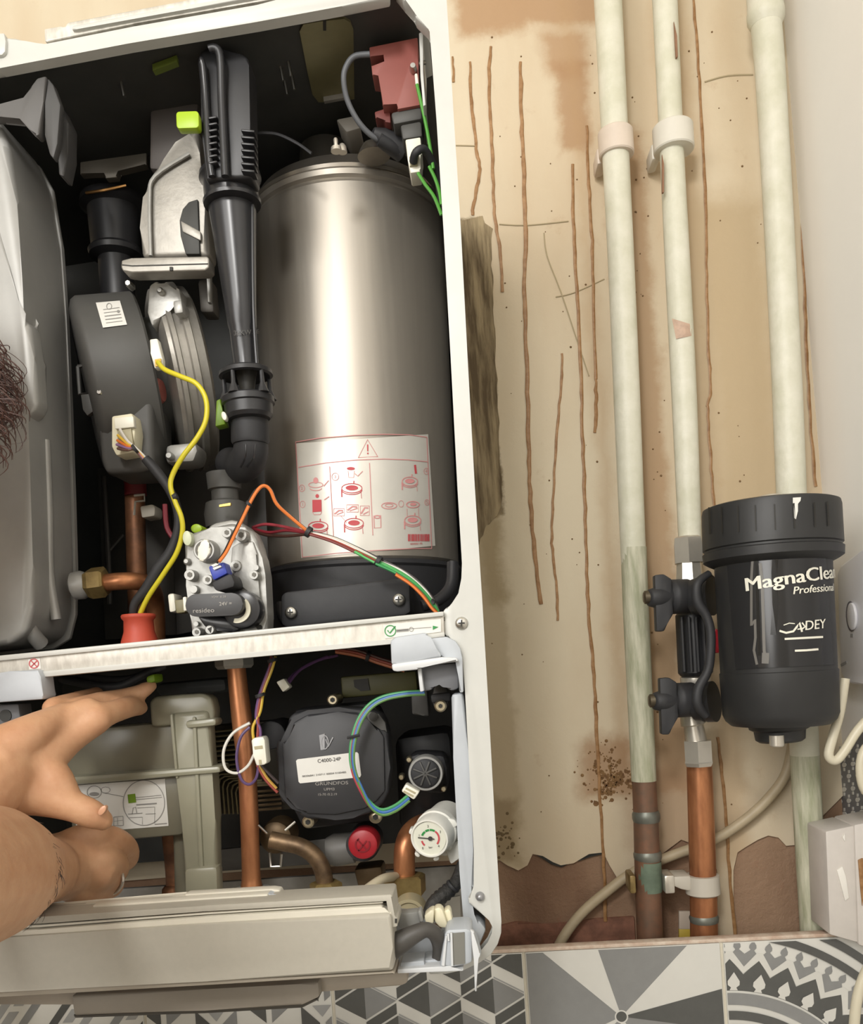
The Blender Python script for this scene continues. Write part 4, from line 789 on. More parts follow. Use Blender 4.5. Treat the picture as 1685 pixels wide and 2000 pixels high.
part('wire', wh, wirem('dd7a38'), tube(ow, 3.4, 8, 5)); part('wire', wh, wirem('2a2422'), tube([(a - 5 if i < 6 else a + 2, b + 2 if i < 6 else b, c + 0.002) for i, (a, b, c) in enumerate(ow)], 2.8, 7, 5))
for a, b, r in ((602, 1039, 11), (738, 1096, 11), (843, 1178, 8)):
    part('cable_tie', wh, BLKM, lathe((a - 3, b - 2, -0.317), (a + 4, b + 2, -0.317), [(0, r), (1, r)], 12))
part('cable_tie', wh, BLKM, lathe((484, 986, -0.336), (488, 982, -0.336), [(0, 7), (1, 7)], 10))
# ------------------------------------------------------------------ lower compartment
pp_ = thing('copper_pipe', 'long upright copper pipe hanging from the cross rail beside the clear trap', 'pipe', (490, 1745, -0.28))
part('pipe_run', pp_, COPPER, tube([(460, 1292, -0.28, 18), (466, 1350, -0.28, 19), (474, 1420, -0.28, 20), (482, 1500, -0.28, 18), (487, 1600, -0.28, 18), (490, 1700, -0.28, 18), (491, 1725, -0.28, 20), (492, 1745, -0.28, 24)], 18, 22, 4), smooth=60)
part('hex_nut', pp_, mat('grey_zinc_nut', 'a5a49d', 0.45, metal=0.4), lathe((456, 1276, -0.28), (458, 1306, -0.28), [(0, 34), (.2, 37), (.8, 37), (1, 32)], 6, rot=.3), smooth=20)
part('pipe_flange', pp_, mat('grey_zinc_nut', 'a5a49d', 0.45), lathe((491, 1732, -0.28), (492, 1746, -0.28), [(0, 26), (.2, 36), (1, 38)], 28))
# clear condensate trap
ct = thing('condensate_trap', 'milky translucent plastic condensate trap with a picture label', 'trap', (300, 1750, -0.27))
part('chamber', ct, MILK, prism([(120, 1428), (345, 1408), (352, 1515), (122, 1535)], -0.285, 0.03, 0.004))
part('chamber', ct, MILK, prism([(130, 1528), (352, 1510), (358, 1632), (140, 1650)], -0.285, 0.03, 0.004))
part('ledge', ct, MILKL, prism([(120, 1518), (430, 1496), (431, 1510), (120, 1536)], -0.298, 0.03, 0.003))
part('column', ct, MILKL, prism([(330, 1392), (408, 1386), (414, 1500), (420, 1600), (425, 1750), (360, 1754), (354, 1600), (342, 1500)], -0.293, 0.018, 0.005, 3))
part('column_edge', ct, MILKL, prism([(374, 1400), (382, 1400), (400, 1750), (390, 1752)], -0.2955, 0.01, 0.002))
part('column_edge', ct, MILKL, prism([(330, 1395), (337, 1394), (348, 1520), (342, 1522)], -0.2955, 0.01, 0.002))
part('column_foot', ct, MILKL, prism([(358, 1696), (424, 1692), (426, 1752), (360, 1756)], -0.299, 0.018, 0.004))
cap = part('cap', ct, MILKL, prism([(290, 1372), (300, 1360), (395, 1354), (412, 1362), (418, 1384), (418, 1414), (294, 1420)], -0.29, 0.02, 0.006, 3))
part('cap_rim', cap, MILKL, prism([(360, 1408), (422, 1402), (422, 1418), (362, 1424)], -0.298, 0.02, 0.003))
LPp = [(148, 1534), (322, 1521), (329, 1613), (190, 1624), (148, 1626)]
tlb = part('picture_label', ct, PAPER, prism(LPp, -0.2858, 0.0006), label='white label with a line drawing of a sink')
sf = flat(-0.2863)
gs = [stroke(ell(281, 1568, 40.5, 44, 40), 1.4, sf, True), stroke([(200, 1548), (241, 1556)], 1.2, sf), stroke(ell(184, 1547, 14, 12, 18), 1.3, sf, True), fill(ell(184, 1551, 10, 4, 12), sf), stroke(ell(206, 1543, 9, 6, 12), 1, sf, True)]
gs += [stroke([(264, 1558), (315, 1553)], 1, sf), stroke([(264, 1562), (316, 1557)], 1, sf), stroke([(266, 1572), (306, 1569)], 2.4, sf), stroke([(268, 1578), (302, 1576), (302, 1608)], 1, sf), stroke([(258, 1590), (260, 1578), (265, 1576), (267, 1588)], 1.4, sf), stroke([(250, 1590), (278, 1588)], 1.4, sf), stroke([(252, 1597), (278, 1596), (278, 1610)], 1, sf), stroke([(284, 1590), (304, 1589)], 1, sf), stroke([(222, 1596), (240, 1594), (241, 1612), (222, 1613)], 1.4, sf, True), stroke([(229, 1597), (230, 1611)], .8, sf), stroke([(223, 1604), (240, 1602)], .8, sf), stroke([(302, 1610), (326, 1608)], 1.6, sf)]
part('label_drawing', tlb, INKG, *gs, smooth=0)
part('label_green', tlb, LIMED, fill([(249, 1552), (264, 1550), (266, 1567), (251, 1569)], sf), smooth=0)
part('inner_shadow_pipe', ct, MILK, tube([(348, 1420, -0.265), (354, 1600, -0.265), (358, 1740, -0.265)], 16, 14, 2))  # tube shaped as the shadow seen inside the trap
bcp = thing('copper_pipe', 'dull copper pipe seen below the clear trap next to the fist', 'pipe', (338, 1740, -0.22))
part('pipe_run', bcp, COPPERD, tube([(330, 1620, -0.22), (338, 1700, -0.22), (340, 1745, -0.22)], 15, 16, 2)); part('pipe_collar', bcp, COPPERD, lathe((338, 1728, -0.22), (340, 1750, -0.22), [(0, 16), (.3, 22), (1, 24)], 18))
# plate heat exchanger ribs
ph = thing('plate_heat_exchanger', 'stack of brass coloured heat exchanger plates between trap and pump', 'heat exchanger', (435, 1590, -0.2))
BRP = mat('plate_brass', '8d8263', 0.42, metal=0.6, var=0.2)
part('end_plate', ph, mat('dark_plate', '3a352b', 0.5, metal=0.4), prism([(405, 1418), (560, 1405), (568, 1580), (416, 1592)], -0.20, 0.02, 0.001))
for i in range(9): part('plate', ph, BRP, tube([(404, 1430 + i * 9.6, -0.215), (470, 1424 + i * 9.6, -0.215)], 2.6, 6, 1))
for i in range(7):
    x, y = 418 + i * 8.5, 1522 + i * 0.0; part('plate', ph, BRP, tube([(x + 60, y - 14 + i * 4, -0.212), (x + 12, y - 10 + i * 4, -0.212), (x + 3, y - 4 + i * 4, -0.212), (x, y + 6 + i * 4, -0.212), (x + 4, 1590, -0.212)], 2.3, 6, 1))
for i in range(5): part('plate', ph, BRONZE, tube([(480, 1548 + i * 9, -0.205), (550, 1542 + i * 9, -0.205)], 2.6, 6, 1))
# circulation pump
pu = thing('circulation_pump', 'black square circulation pump with white part number label', 'pump', (655, 1605, -0.25))
pb = part('motor_cover', pu, BLKM, prism([(563, 1402), (572, 1393), (600, 1387), (661, 1381), (715, 1384), (740, 1392), (750, 1402), (758, 1433), (762, 1500), (760, 1545), (748, 1570), (722, 1589), (690, 1598), (655, 1602), (600, 1600), (585, 1592), (573, 1574), (549, 1568), (545, 1550), (538, 1470), (541, 1446), (560, 1440)], -0.295, 0.025, 0.004, 3))
part('cover_face', pb, mat('pump_face', '333335', 0.5, var=0.1), prism([(572, 1412), (600, 1396), (661, 1390), (700, 1392), (716, 1410), (740, 1424), (750, 1440), (752, 1545), (735, 1565), (712, 1580), (655, 1592), (598, 1590), (582, 1575), (556, 1560), (550, 1450), (568, 1445)], -0.2975, 0.006, 0.002))
part('corner_hole', pb, DARKM, knob(729, 1400, -0.2985, [(0, 9), (0.004, 9)], 20))
part('corner_boss', pb, DGREY, prism([(712, 1388), (740, 1394), (752, 1410), (756, 1432), (746, 1424), (720, 1412)], -0.2965, 0.01, 0.001))
part('side_lobe', pu, BLKM, prism(ell(528, 1436, 30, 28, 24), -0.255, 0.05, 0.004))
ll = part('part_label', pb, PAPER, prism([(581, 1483), (697, 1469), (700, 1472), (705, 1514), (703, 1518), (586, 1530), (583, 1527), (578, 1486)], -0.2982, 0.0006))
sf = flat(-0.2987)
part('label_print', ll, INK, text('C4000-24P', 620, 1490, 7, sf, -6), text('00206841 210711 00004 0100485', 590, 1518, 3.6, sf, -5.5, 1.2), smooth=0)
sf = flat(-0.2979)
part('cover_lettering', pb, PR, text('GRUNDFOS', 615, 1534, 6.5, sf, -2, 1.3), text('UPM3', 632, 1544, 5, sf, -1, 1.2), text('15-70 /0.2.19', 620, 1554, 4.5, sf, -1, 1.1), smooth=0)
lg = part('cover_logo', pb, mat('logo_silver', '9b9b9d', 0.45), prism([(623, 1436), (634, 1433), (634, 1464), (626, 1465)], -0.2981, 0.0005))
part('logo_ring', pb, mat('logo_silver', '9b9b9d', 0.45), stroke(ell(634, 1450, 7, 13, 18), 2.0, flat(-0.2986), True), stroke([(636, 1444), (641, 1458), (650, 1440)], 2.4, flat(-0.2986)), smooth=0)
BOLT = mat('yellowed_bolt', 'b5ab92', 0.3, metal=0.9)
for a, b, r in ((649, 1367, 11), (601, 1606, 12), (733, 1596, 13)):
    bo = part('mount_bolt', pu, BOLT, knob(a, b, -0.285, [(0, r * .75), (0.001, r), (0.008, r), (0.03, r)], 18)); part('bolt_socket', bo, DARKM, knob(a, b, -0.2856, [(0, r * .45), (0.003, r * .45)], 6))
part('pump_body', pu, BLKM, prism([(575, 1384), (730, 1370), (748, 1400), (752, 1550), (728, 1606), (590, 1622), (560, 1560), (556, 1420)], -0.262, 0.03, 0.006))
# hydraulic block behind, knob, caps
hb = thing('hydraulic_block', 'black plastic hydraulic block with a round ribbed flow knob', 'valve', (830, 1560, -0.25))
part('block', hb, mat('block_black', '1f1f20', 0.5, var=0.2), prism([(770, 1440), (880, 1425), (895, 1580), (860, 1612), (780, 1625)], -0.22, 0.08, 0.008))
rg = part('knob_ring', hb, mat('grey_ring', '9d9c97', 0.4), knob(831, 1511, -0.282, [(0.001, 28), (0, 29), (0, 33), (0.002, 34.5), (0.015, 35)], 40))
kb = part('knob_cap', hb, BLKM, knob(830, 1511, -0.284, [(0, 25), (0.001, 28.5), (0.012, 28.5)], 36))
for a in range(4):
    an = math.radians(20 + 45 * a); part('knob_rib', kb, DGREY, prism([(830 + 25 * math.cos(an) - 2 * math.sin(an), 1511 + 25 * math.sin(an) + 2 * math.cos(an)), (830 + 25 * math.cos(an) + 2 * math.sin(an), 1511 + 25 * math.sin(an) - 2 * math.cos(an)), (830 - 25 * math.cos(an) + 2 * math.sin(an), 1511 - 25 * math.sin(an) - 2 * math.cos(an)), (830 - 25 * math.cos(an) - 2 * math.sin(an), 1511 - 25 * math.sin(an) + 2 * math.cos(an))], -0.2855, 0.003, 0.0005))
part('knob_shroud', hb, BLKM, prism([(796, 1478), (815, 1472), (868, 1475), (874, 1500), (876, 1540), (862, 1552), (840, 1548), (800, 1545)], -0.265, 0.04, 0.005))
for a, b in ((783, 1518), (866, 1541), (798, 1484)): part('block_screw', hb, BOLT, knob(a, b, -0.27, [(0, 4), (0.001, 6), (0.01, 6.5)], 12))
hbb = thing('bracket_bolt', 'black bracket held by a shiny socket bolt below the corner moulding', 'bracket', (862, 1395, -0.3))
part('lug', hbb, DGREY, prism([(842, 1365), (846, 1345), (852, 1334), (866, 1332), (874, 1345), (878, 1368), (872, 1385), (848, 1385)], -0.325, 0.05, 0.004))
part('lug_step', hbb, BLKM, prism([(840, 1356), (880, 1352), (880, 1370), (842, 1374)], -0.329, 0.03, 0.002))
bo = part('socket_bolt', hbb, BOLT, knob(860, 1379, -0.335, [(0, 9), (0.001, 12), (0.01, 12)], 22)); part('bolt_socket', bo, DARKM, knob(860, 1379, -0.3356, [(0, 4.5), (0.003, 4.5)], 6))
part('hanger', hbb, DGREY, prism([(802, 1352), (834, 1348), (838, 1400), (826, 1398), (804, 1396)], -0.27, 0.03, 0.002))
ol = thing('olive_clip_block', 'dark olive plastic clip block under the cross rail', 'clip', (740, 1360, -0.26))
part('block', ol, OLIVE, prism([(664, 1322), (812, 1310), (816, 1350), (668, 1364)], -0.255, 0.03, 0.002)); part('slot', ol, DARKM, prism([(690, 1328), (718, 1325), (722, 1348), (705, 1350), (692, 1342)], -0.2565, 0.004))
# red cap
rc = thing('red_cap', 'round red plastic screw cap under the pump', 'cap', (708, 1680, -0.26))
rb = part('cap_body', rc, RED, knob(708, 1650, -0.285, [(0, 24), (0.001, 28), (0.004, 30), (0.02, 30)], 36))
part('embossed_ring', rb, mat('red_emboss', '7e1620', 0.45), stroke(ell(708, 1650, 14, 14, 28, 0, -30, 240), 3, flat(-0.2856)), stroke([(698, 1640), (716, 1660)], 3, flat(-0.2856)), stroke([(716, 1642), (700, 1662)], 3, flat(-0.2856)), smooth=0)
part('cap_hose', rc, BLKM, knob(708, 1650, -0.27, [(0, 33), (0.03, 34)], 28))
part('cap_tail', rc, mat('grey_body', '6d6b67', 0.5), lathe((640, 1662, -0.25), (690, 1655, -0.25), [(0, 26), (.3, 32), (1, 30)], 20))
# gauge
ga = thing('pressure_gauge', 'white round pressure gauge with green and red dial beside the frame', 'gauge', (850, 1680, -0.29))
GX, GY = 838, 1638; LEAN = (700, -330)
part('gauge_body', ga, mat('gauge_white', 'e2e1d8', 0.4), knob(GX, GY, -0.335, [(0.002, 33), (0, 35), (0, 38), (0.002, 39.5), (0.016, 40), (0.017, 43), (0.024, 43), (0.025, 40), (0.05, 38)], 48, LEAN))
part('gauge_back', ga, mat('gauge_white', 'e2e1d8', 0.4), knob(GX + 24, GY - 6, -0.31, [(0, 40), (0.003, 44), (0.03, 44)], 40, LEAN))
for an in (25, 75, 130, 200, 260, 320):
    a = math.radians(an); part('grip_lug', ga, mat('gauge_white', 'e2e1d8', 0.4), prism(ell(GX + 3 + 41 * math.cos(a), GY + 41 * math.sin(a), 6, 4, 10, an + 90), -0.322, 0.012, 0.001))
part('gauge_stem', ga, mat('gauge_white', 'e2e1d8', 0.4), prism([(866, 1650), (900, 1640), (906, 1672), (880, 1690)], -0.315, 0.02, 0.002), prism([(868, 1596), (888, 1600), (896, 1612), (880, 1622)], -0.325, 0.02, 0.002))
sA = P(GX, GY, -0.335); sS = S(GX, GY, -0.335); gax = Vector((LEAN[0] * sS, 1, -LEAN[1] * sS)).normalized()
def gsf(off):
    def f(px, py):
        d = ray(px, py); o_ = sA + gax * off; return CAM + d * ((o_ - CAM).dot(gax) / d.dot(gax))
    return f
dl = part('dial', ga, mat('dial_white', 'dcdccd', 0.45), fill(ell(GX, GY, 33, n=36), gsf(0.0015)))
g2 = gsf(0.0010); g3 = gsf(0.0003)
arc = lambda r, a0, a1: [(GX + 2 + r * math.cos(math.radians(a)), GY + r * math.sin(math.radians(a))) for a in [a0 + (a1 - a0) * k / 12 for k in range(13)]]
part('dial_arc', dl, GREENINK, stroke(arc(17, 200, 232), 4, g2), stroke(arc(17, 236, 262), 4, g2), stroke(arc(17, 266, 300), 4, g2), smooth=0)
part('dial_arc', dl, REDINK, stroke(arc(17, 304, 398), 3.4, g2), stroke(arc(17, 130, 165), 3.4, g2), smooth=0)
part('dial_figures', dl, INK, *[text(t, a, b, 4.6, g2, -4) for t, a, b in (('0', 824, 1659), ('1', 817, 1634), ('2', 834, 1616), ('3', 858, 1627), ('4', 855, 1655))], text('bar', 837, 1657, 4, g2, -4), smooth=0)
part('needle', ga, INK, stroke([(816, 1636), (848, 1639)], 2.2, g3), fill(ell(840, 1638, 4.5, n=14), gsf(0.0001)), smooth=0)
# lower pipework
lp1 = thing('drain_elbow', 'tarnished bronze elbow pipe with hex nut running down from a clipped fitting', 'pipe', (600, 1752, -0.27))
fi = part('round_fitting', lp1, BRONZE, knob(536, 1638, -0.262, [(0, 22), (0.003, 31), (0.02, 34), (0.03, 34)], 28))
part('pipe_run', lp1, mat('tarnished_copper', '8a7256', 0.45, metal=0.6, var=0.35, scale=60, h2='5c4a38'), tube([(528, 1640, -0.275), (555, 1646, -0.275), (588, 1654, -0.275), (614, 1672, -0.275), (630, 1700, -0.275), (636, 1740, -0.275)], 17, 20, 6), smooth=60)
part('hex_nut', lp1, BRASS, lathe((636, 1722, -0.275), (638, 1758, -0.275), [(0, 27), (.1, 32), (.9, 32), (1, 28)], 6, rot=.5), smooth=20)
part('wire_clip', lp1, STEELS, tube([(505, 1612, -0.285), (522, 1628, -0.29)], 2.5, 6, 1), tube([(556, 1622, -0.29), (576, 1605, -0.285)], 2.5, 6, 1), tube([(527, 1665, -0.285), (529, 1692, -0.285), (548, 1692, -0.285), (550, 1668, -0.285)], 3, 6, 1))
lp2 = thing('copper_elbow', 'fat copper elbow with large brass nut left of the gauge', 'pipe', (790, 1750, -0.27))
part('pipe_run', lp2, COPPER, tube([(850, 1606, -0.22), (822, 1612, -0.25), (800, 1630, -0.265), (790, 1662, -0.272), (790, 1720, -0.272)], 21, 22, 6), smooth=60)
part('hex_nut', lp2, BRASS, lathe((790, 1708, -0.272), (792, 1750, -0.272), [(0, 36), (.1, 42), (.85, 42), (1, 36)], 6, rot=.15), smooth=20)
part('tee_body', lp2, BRONZE, prism([(690, 1698), (745, 1692), (748, 1730), (700, 1738)], -0.22, 0.03, 0.003))
cc = thing('cream_cable', 'cream flex cable inside the boiler beside the brass nut', 'cable', (720, 1740, -0.3))
part('cable', cc, mat('cream_cable_dull', 'bfb49a', 0.5), tube([(650, 1790, -0.33), (690, 1758, -0.32), (722, 1732, -0.31), (748, 1716, -0.30), (772, 1712, -0.28)], 9, 12, 5))
bs = thing('bronze_socket', 'round bronze pipe socket behind the control panel end', 'fitting', (800, 1790, -0.32))
part('socket_ring', bs, mat('pale_ring', 'b3a888', 0.45), knob(798, 1790, -0.325, [(0.002, 25), (0, 27), (0, 33), (0.002, 34), (0.02, 34)], 32)); part('socket_core', bs, BRONZE, knob(798, 1790, -0.322, [(0, 15), (0.001, 26), (0.01, 26)], 28))
bs2 = thing('corrugated_sleeve', 'black corrugated cable sleeve under the gauge', 'sleeve', (850, 1780, -0.33))
part('sleeve', bs2, mat('ribbed_black', '3c3b39', 0.5, var=0.5, scale=300, bump=0.6), tube([(905, 1690, -0.31), (892, 1722, -0.322), (868, 1746, -0.333), (846, 1765, -0.34), (835, 1795, -0.345)], 14, 14, 5), smooth=60)
for k, (a, b) in enumerate(((884, 1731), (876, 1739), (868, 1746), (860, 1752), (853, 1759))): part('sleeve_rib', bs2, BLKM, lathe((a + 2, b - 2, -0.33), (a - 2, b + 2, -0.33), [(0, 15), (.5, 16), (1, 15)], 16))
# wires of the lower compartment
w1 = thing('pump_wire_loop', 'green blue and red sensor wires curving over the pump to a white plug', 'wires', (740, 1590, -0.32))
base_ = [(826, 1352), (790, 1354), (750, 1362), (722, 1378), (702, 1405), (690, 1440), (686, 1475), (690, 1505), (702, 1535), (722, 1568), (745, 1584), (772, 1576), (798, 1556)]
for h, dx, dy in (('4a9a5e', -2, -3), ('3a6aa8', 3, 3), ('a8404c', -1, 6), ('5f8a4a', 4, 8)):
    part('wire', w1, wirem(h), tube([(a + dx * (1 if i < 9 else .4), b + dy * (.5 if i < 9 else .9), -0.318 - 0.001 * (dx > 0)) for i, (a, b) in enumerate(base_)], 3.3, 8, 5))
wp = part('white_plug', w1, IVORY, prism([(792, 1531), (820, 1546), (808, 1563), (783, 1546)], -0.322, 0.014, 0.0015))
part('plug_slots', wp, mat('plug_shadow', 'a89f80', 0.5), prism([(793, 1538), (812, 1548), (810, 1551), (791, 1541)], -0.3225, 0.003), prism([(789, 1544), (808, 1554), (806, 1557), (787, 1547)], -0.3225, 0.003))
part('cable_tie', w1, BLKM, tube([(678, 1441, -0.321), (702, 1436, -0.321)], 3.5, 6, 1))
w2 = thing('inline_wire_bunch', 'bunch of yellow red and purple wires with an ivory inline plug left of the pump', 'wires', (505, 1570, -0.3))
for h, pts in (('c9a834', [(538, 1282), (530, 1310), (515, 1350), (508, 1390), (494, 1420), (496, 1450)]), ('8a3a30', [(530, 1282), (524, 1315), (512, 1350), (504, 1390), (504, 1420), (502, 1450)]), ('6a4a74', [(534, 1284), (520, 1320), (506, 1360), (500, 1400), (508, 1425), (508, 1450)]), ('d9d6cc', [(488, 1412), (455, 1432), (437, 1465), (440, 1500), (462, 1510), (484, 1496), (496, 1474)]), ('58436a', [(488, 1420), (470, 1440), (462, 1480), (470, 1520), (486, 1532), (500, 1520), (505, 1495)]),
                ('b08a3a', [(506, 1494), (520, 1518), (540, 1540)]), ('8a3a30', [(502, 1494), (518, 1522), (542, 1548)]), ('3a3030', [(510, 1494), (526, 1512), (544, 1530)])):
    part('wire', w2, wirem(h), tube([(a, b, -0.312) for a, b in pts], 3.0, 7, 5))
ipg = part('inline_plug', w2, IVORY, prism([(490, 1446), (496, 1441), (514, 1439), (517, 1446), (521, 1490), (516, 1494), (500, 1496), (494, 1474)], -0.322, 0.014, 0.0015))
part('plug_notch', ipg, mat('plug_shadow', 'a89f80', 0.5), prism([(496, 1458), (512, 1456), (513, 1462), (497, 1464)], -0.3225, 0.002), prism([(505, 1484), (510, 1484), (511, 1492), (506, 1493)], -0.3225, 0.002))
for a, b in ((532, 1290), (508, 1358)): part('cable_tie', w2, BLKM, lathe((a - 1, b - 3, -0.313), (a + 1, b + 3, -0.313), [(0, 10), (1, 10)], 10))
w3 = thing('small_white_plug', 'small white wire plug dangling under the cross rail', 'plug', (550, 1348, -0.28))
part('plug', w3, IVORY, prism([(539, 1332), (554, 1325), (566, 1342), (552, 1352)], -0.285, 0.012, 0.001)); part('plug_tail', w3, wirem('6a4a74'), tube([(560, 1332, -0.278), (580, 1312, -0.26), (620, 1290, -0.25), (660, 1280, -0.25)], 3, 6, 4), tube([(562, 1336, -0.278), (590, 1305, -0.26), (640, 1282, -0.25)], 3, 6, 4))
w4 = thing('brown_wire_strand', 'brown and red wire strand passing under the corner moulding', 'wires', (730, 1290, -0.28))
for h, d in (('8a3a2a', 0), ('b06a4a', 5), ('4a2a24', -5)): part('wire', w4, wirem(h), tube([(655, 1268 + d, -0.29), (700, 1276 + d, -0.29), (740, 1290 + d, -0.29), (790, 1305 + d, -0.29)], 3.4, 7, 4))
part('cable_tie', w4, BLKM, lathe((716, 1281, -0.29), (722, 1283, -0.29), [(0, 11), (1, 11)], 10))
fc = thing('black_flex', 'black flex sagging under the cross rail above the fingertips', 'cable', (240, 1340, -0.3))
part('cable', fc, BLKM, tube([(120, 1325, -0.29), (180, 1338, -0.30), (235, 1340, -0.30), (280, 1318, -0.30), (320, 1300, -0.29)], 9, 10, 5), tube([(150, 1318, -0.29), (200, 1326, -0.29), (250, 1326, -0.29), (290, 1312, -0.29)], 7, 10, 4))
gt = thing('green_tab', 'small green plastic tab touched by the upper fingertips', 'tab', (293, 1328, -0.31))
part('tab', gt, LIMED, prism([(284, 1322), (301, 1315), (303, 1332), (286, 1336)], -0.312, 0.02, 0.002))
hs = thing('drain_hose', 'grey ribbed hose end behind the clear trap cap', 'hose', (390, 1350, -0.22))
part('hose', hs, mat('grey_hose', '4c4f50', 0.5), prism([(300, 1335), (440, 1322), (444, 1352), (304, 1362)], -0.23, 0.05, 0.008))
# ------------------------------------------------------------------ hinged control panel
cpn = thing('control_panel', 'warm grey boiler control panel folded down below the compartment', 'control panel', (380, 1990, -0.40))
YPN = -0.435
part('panel_face', cpn, PANEL, prism([(-330, 1850), (0, 1832), (380, 1806), (764, 1784), (767, 1850), (769, 1898), (400, 1917), (0, 1938), (-330, 1955)], YPN, 0.03, 0.003))
part('panel_edge', cpn, PANELW, prism([(-330, 1838), (75, 1816), (400, 1791), (745, 1770), (748, 1775), (764, 1782), (764, 1790), (380, 1813), (60, 1835), (-330, 1858)], YPN + 0.003, 0.025, 0.002))
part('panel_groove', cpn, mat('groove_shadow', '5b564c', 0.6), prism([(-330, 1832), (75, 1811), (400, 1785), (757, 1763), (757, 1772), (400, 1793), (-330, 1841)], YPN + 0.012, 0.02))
part('panel_strip', cpn, PANELW, prism([(-330, 1828), (75, 1807), (400, 1782), (748, 1761), (748, 1765), (400, 1786), (75, 1811), (-330, 1833)], YPN + 0.006, 0.02, 0.001))
part('tray_rail', cpn, PANEL, prism([(-330, 1815), (90, 1790), (400, 1769), (762, 1747), (766, 1750), (768, 1790), (776, 1792), (776, 1810), (766, 1812), (757, 1790), (757, 1757), (400, 1780), (90, 1803), (-330, 1828)], YPN + 0.004, 0.03, 0.002))
part('tray_back', cpn, PANELW, prism([(-330, 1790), (100, 1771), (355, 1752), (362, 1746), (530, 1736), (545, 1738), (552, 1752), (556, 1762), (400, 1772), (90, 1792), (-330, 1815)], YPN + 0.03, 0.01, 0.001))
part('tray_ledge', cpn, PANELW, prism([(180, 1768), (522, 1746), (524, 1756), (182, 1779)], YPN + 0.020, 0.012, 0.001))
part('tray_clip', cpn, GREYT, prism([(522, 1744), (532, 1748), (560, 1750), (560, 1758), (526, 1759)], YPN + 0.022, 0.01, 0.001))
part('panel_edge', cpn, PANELD, prism([(-330, 1953), (0, 1937), (400, 1916), (769, 1897), (772, 1903), (400, 1924), (0, 1947), (-330, 1962)], YPN + 0.002, 0.03, 0.001))
part('skirt', cpn, mat('taupe_skirt', 'a2988a', 0.55), prism([(-330, 1956), (0, 1946), (400, 1922), (795, 1897), (796, 1920), (783, 1926), (640, 1936), (400, 1950), (140, 1962), (-330, 1965)], -0.395, 0.03, 0.002))
part('connection_cover', cpn, mat('taupe_cover', '8f877b', 0.55, var=0.04), prism([(138, 1945), (400, 1932), (584, 1922), (622, 1918), (624, 1948), (590, 1964), (400, 1974), (144, 1985)], -0.405, 0.05, 0.002))
part('cover_shadow_lip', cpn, mat('shadow_lip', '4f4b44', 0.6), prism([(142, 1982), (400, 1972), (590, 1962), (622, 1947), (622, 1953), (590, 1969), (400, 1979), (146, 1989)], -0.40, 0.04, 0.001))  # dark strip stands in for the shade under the cover edge
part('panel_slot', cpn, DARKM, prism([(771, 1795), (775, 1795), (775, 1803), (771, 1803)], YPN + 0.003, 0.003))
hg = thing('panel_hinge', 'pale grey plastic hinge bracket with spike at the right end of the control panel', 'hinge', (870, 1900, -0.39))
part('back_web', hg, GREYT, prism([(772, 1780), (820, 1784), (826, 1800), (832, 1812), (850, 1830), (866, 1816), (920, 1815), (932, 1830), (940, 1866), (900, 1880), (780, 1892), (775, 1850)], -0.375, 0.01, 0.001))
part('plastic_block', hg, mat('dim_grey_plastic', '9a9a96', 0.5), prism([(775, 1785), (818, 1781), (822, 1812), (790, 1818), (778, 1810)], -0.388, 0.012, 0.001), prism([(815, 1780), (822, 1778), (828, 1800), (820, 1802)], -0.392, 0.012, 0.001))
part('tray_bar', hg, mat('white_grey_plastic', 'cfd1d2', 0.45), prism([(776, 1893), (882, 1886), (884, 1892), (905, 1892), (905, 1897), (776, 1902)], -0.41, 0.03, 0.001))
part('tray_box', hg, GREYT, prism([(782, 1880), (828, 1876), (830, 1890), (780, 1894)], -0.405, 0.02, 0.001), prism([(828, 1876), (860, 1872), (862, 1888), (830, 1890)], -0.40, 0.02, 0.001))
up_ = part('upright', hg, GREYT, prism([(858, 1888), (868, 1824), (874, 1816), (910, 1814), (922, 1818), (922, 1880), (908, 1886), (884, 1888)], -0.41, 0.03, 0.002))
part('upright_recess', up_, mat('recess_grey', '77766f', 0.55), prism([(883, 1823), (907, 1821), (908, 1882), (885, 1885)], -0.4108, 0.004))
part('upright_rib', up_, mat('white_grey_plastic', 'cfd1d2', 0.45), prism([(873, 1824), (877, 1824), (878, 1838), (874, 1838)], -0.412, 0.004), prism([(862, 1886), (870, 1828), (873, 1828), (868, 1887)], -0.4115, 0.004), prism([(879, 1822), (883, 1822), (885, 1887), (881, 1887)], -0.412, 0.004))
part('spike', hg, mat('white_grey_plastic', 'cfd1d2', 0.45), prism([(918, 1816), (926, 1820), (931, 1850), (938, 1862), (937, 1870), (932, 1872), (931, 1937), (927, 1937), (925, 1872), (922, 1850)], -0.415, 0.004, 0.0008))
gc = thing('grey_cable_sleeve', 'thick dark grey cable sleeve bent out of the control panel end', 'sleeve', (810, 1860, -0.41))
part('sleeve', gc, mat('dark_grey_rubber', '4e4b47', 0.5, var=0.2, scale=90), tube([(762, 1850, -0.415, 26), (785, 1838, -0.417, 22), (808, 1825, -0.417, 18), (832, 1816, -0.415, 15), (850, 1825, -0.41, 15), (858, 1848, -0.40, 14), (856, 1872, -0.395, 13)], 16, 18, 6), smooth=60)
cg = thing('cable_gland', 'ivory plastic cable gland fingers above the grey sleeve', 'gland', (855, 1810, -0.38))
for k, q in enumerate(([(828, 1788), (840, 1778), (848, 1776), (846, 1806), (830, 1802)], [(846, 1776), (856, 1772), (864, 1776), (876, 1814), (858, 1812), (848, 1800)], [(866, 1780), (876, 1775), (880, 1780), (886, 1814), (878, 1816)])):
    part('gland_finger', cg, CREAM, prism(q, -0.395 + 0.004 * k, 0.012, 0.002))
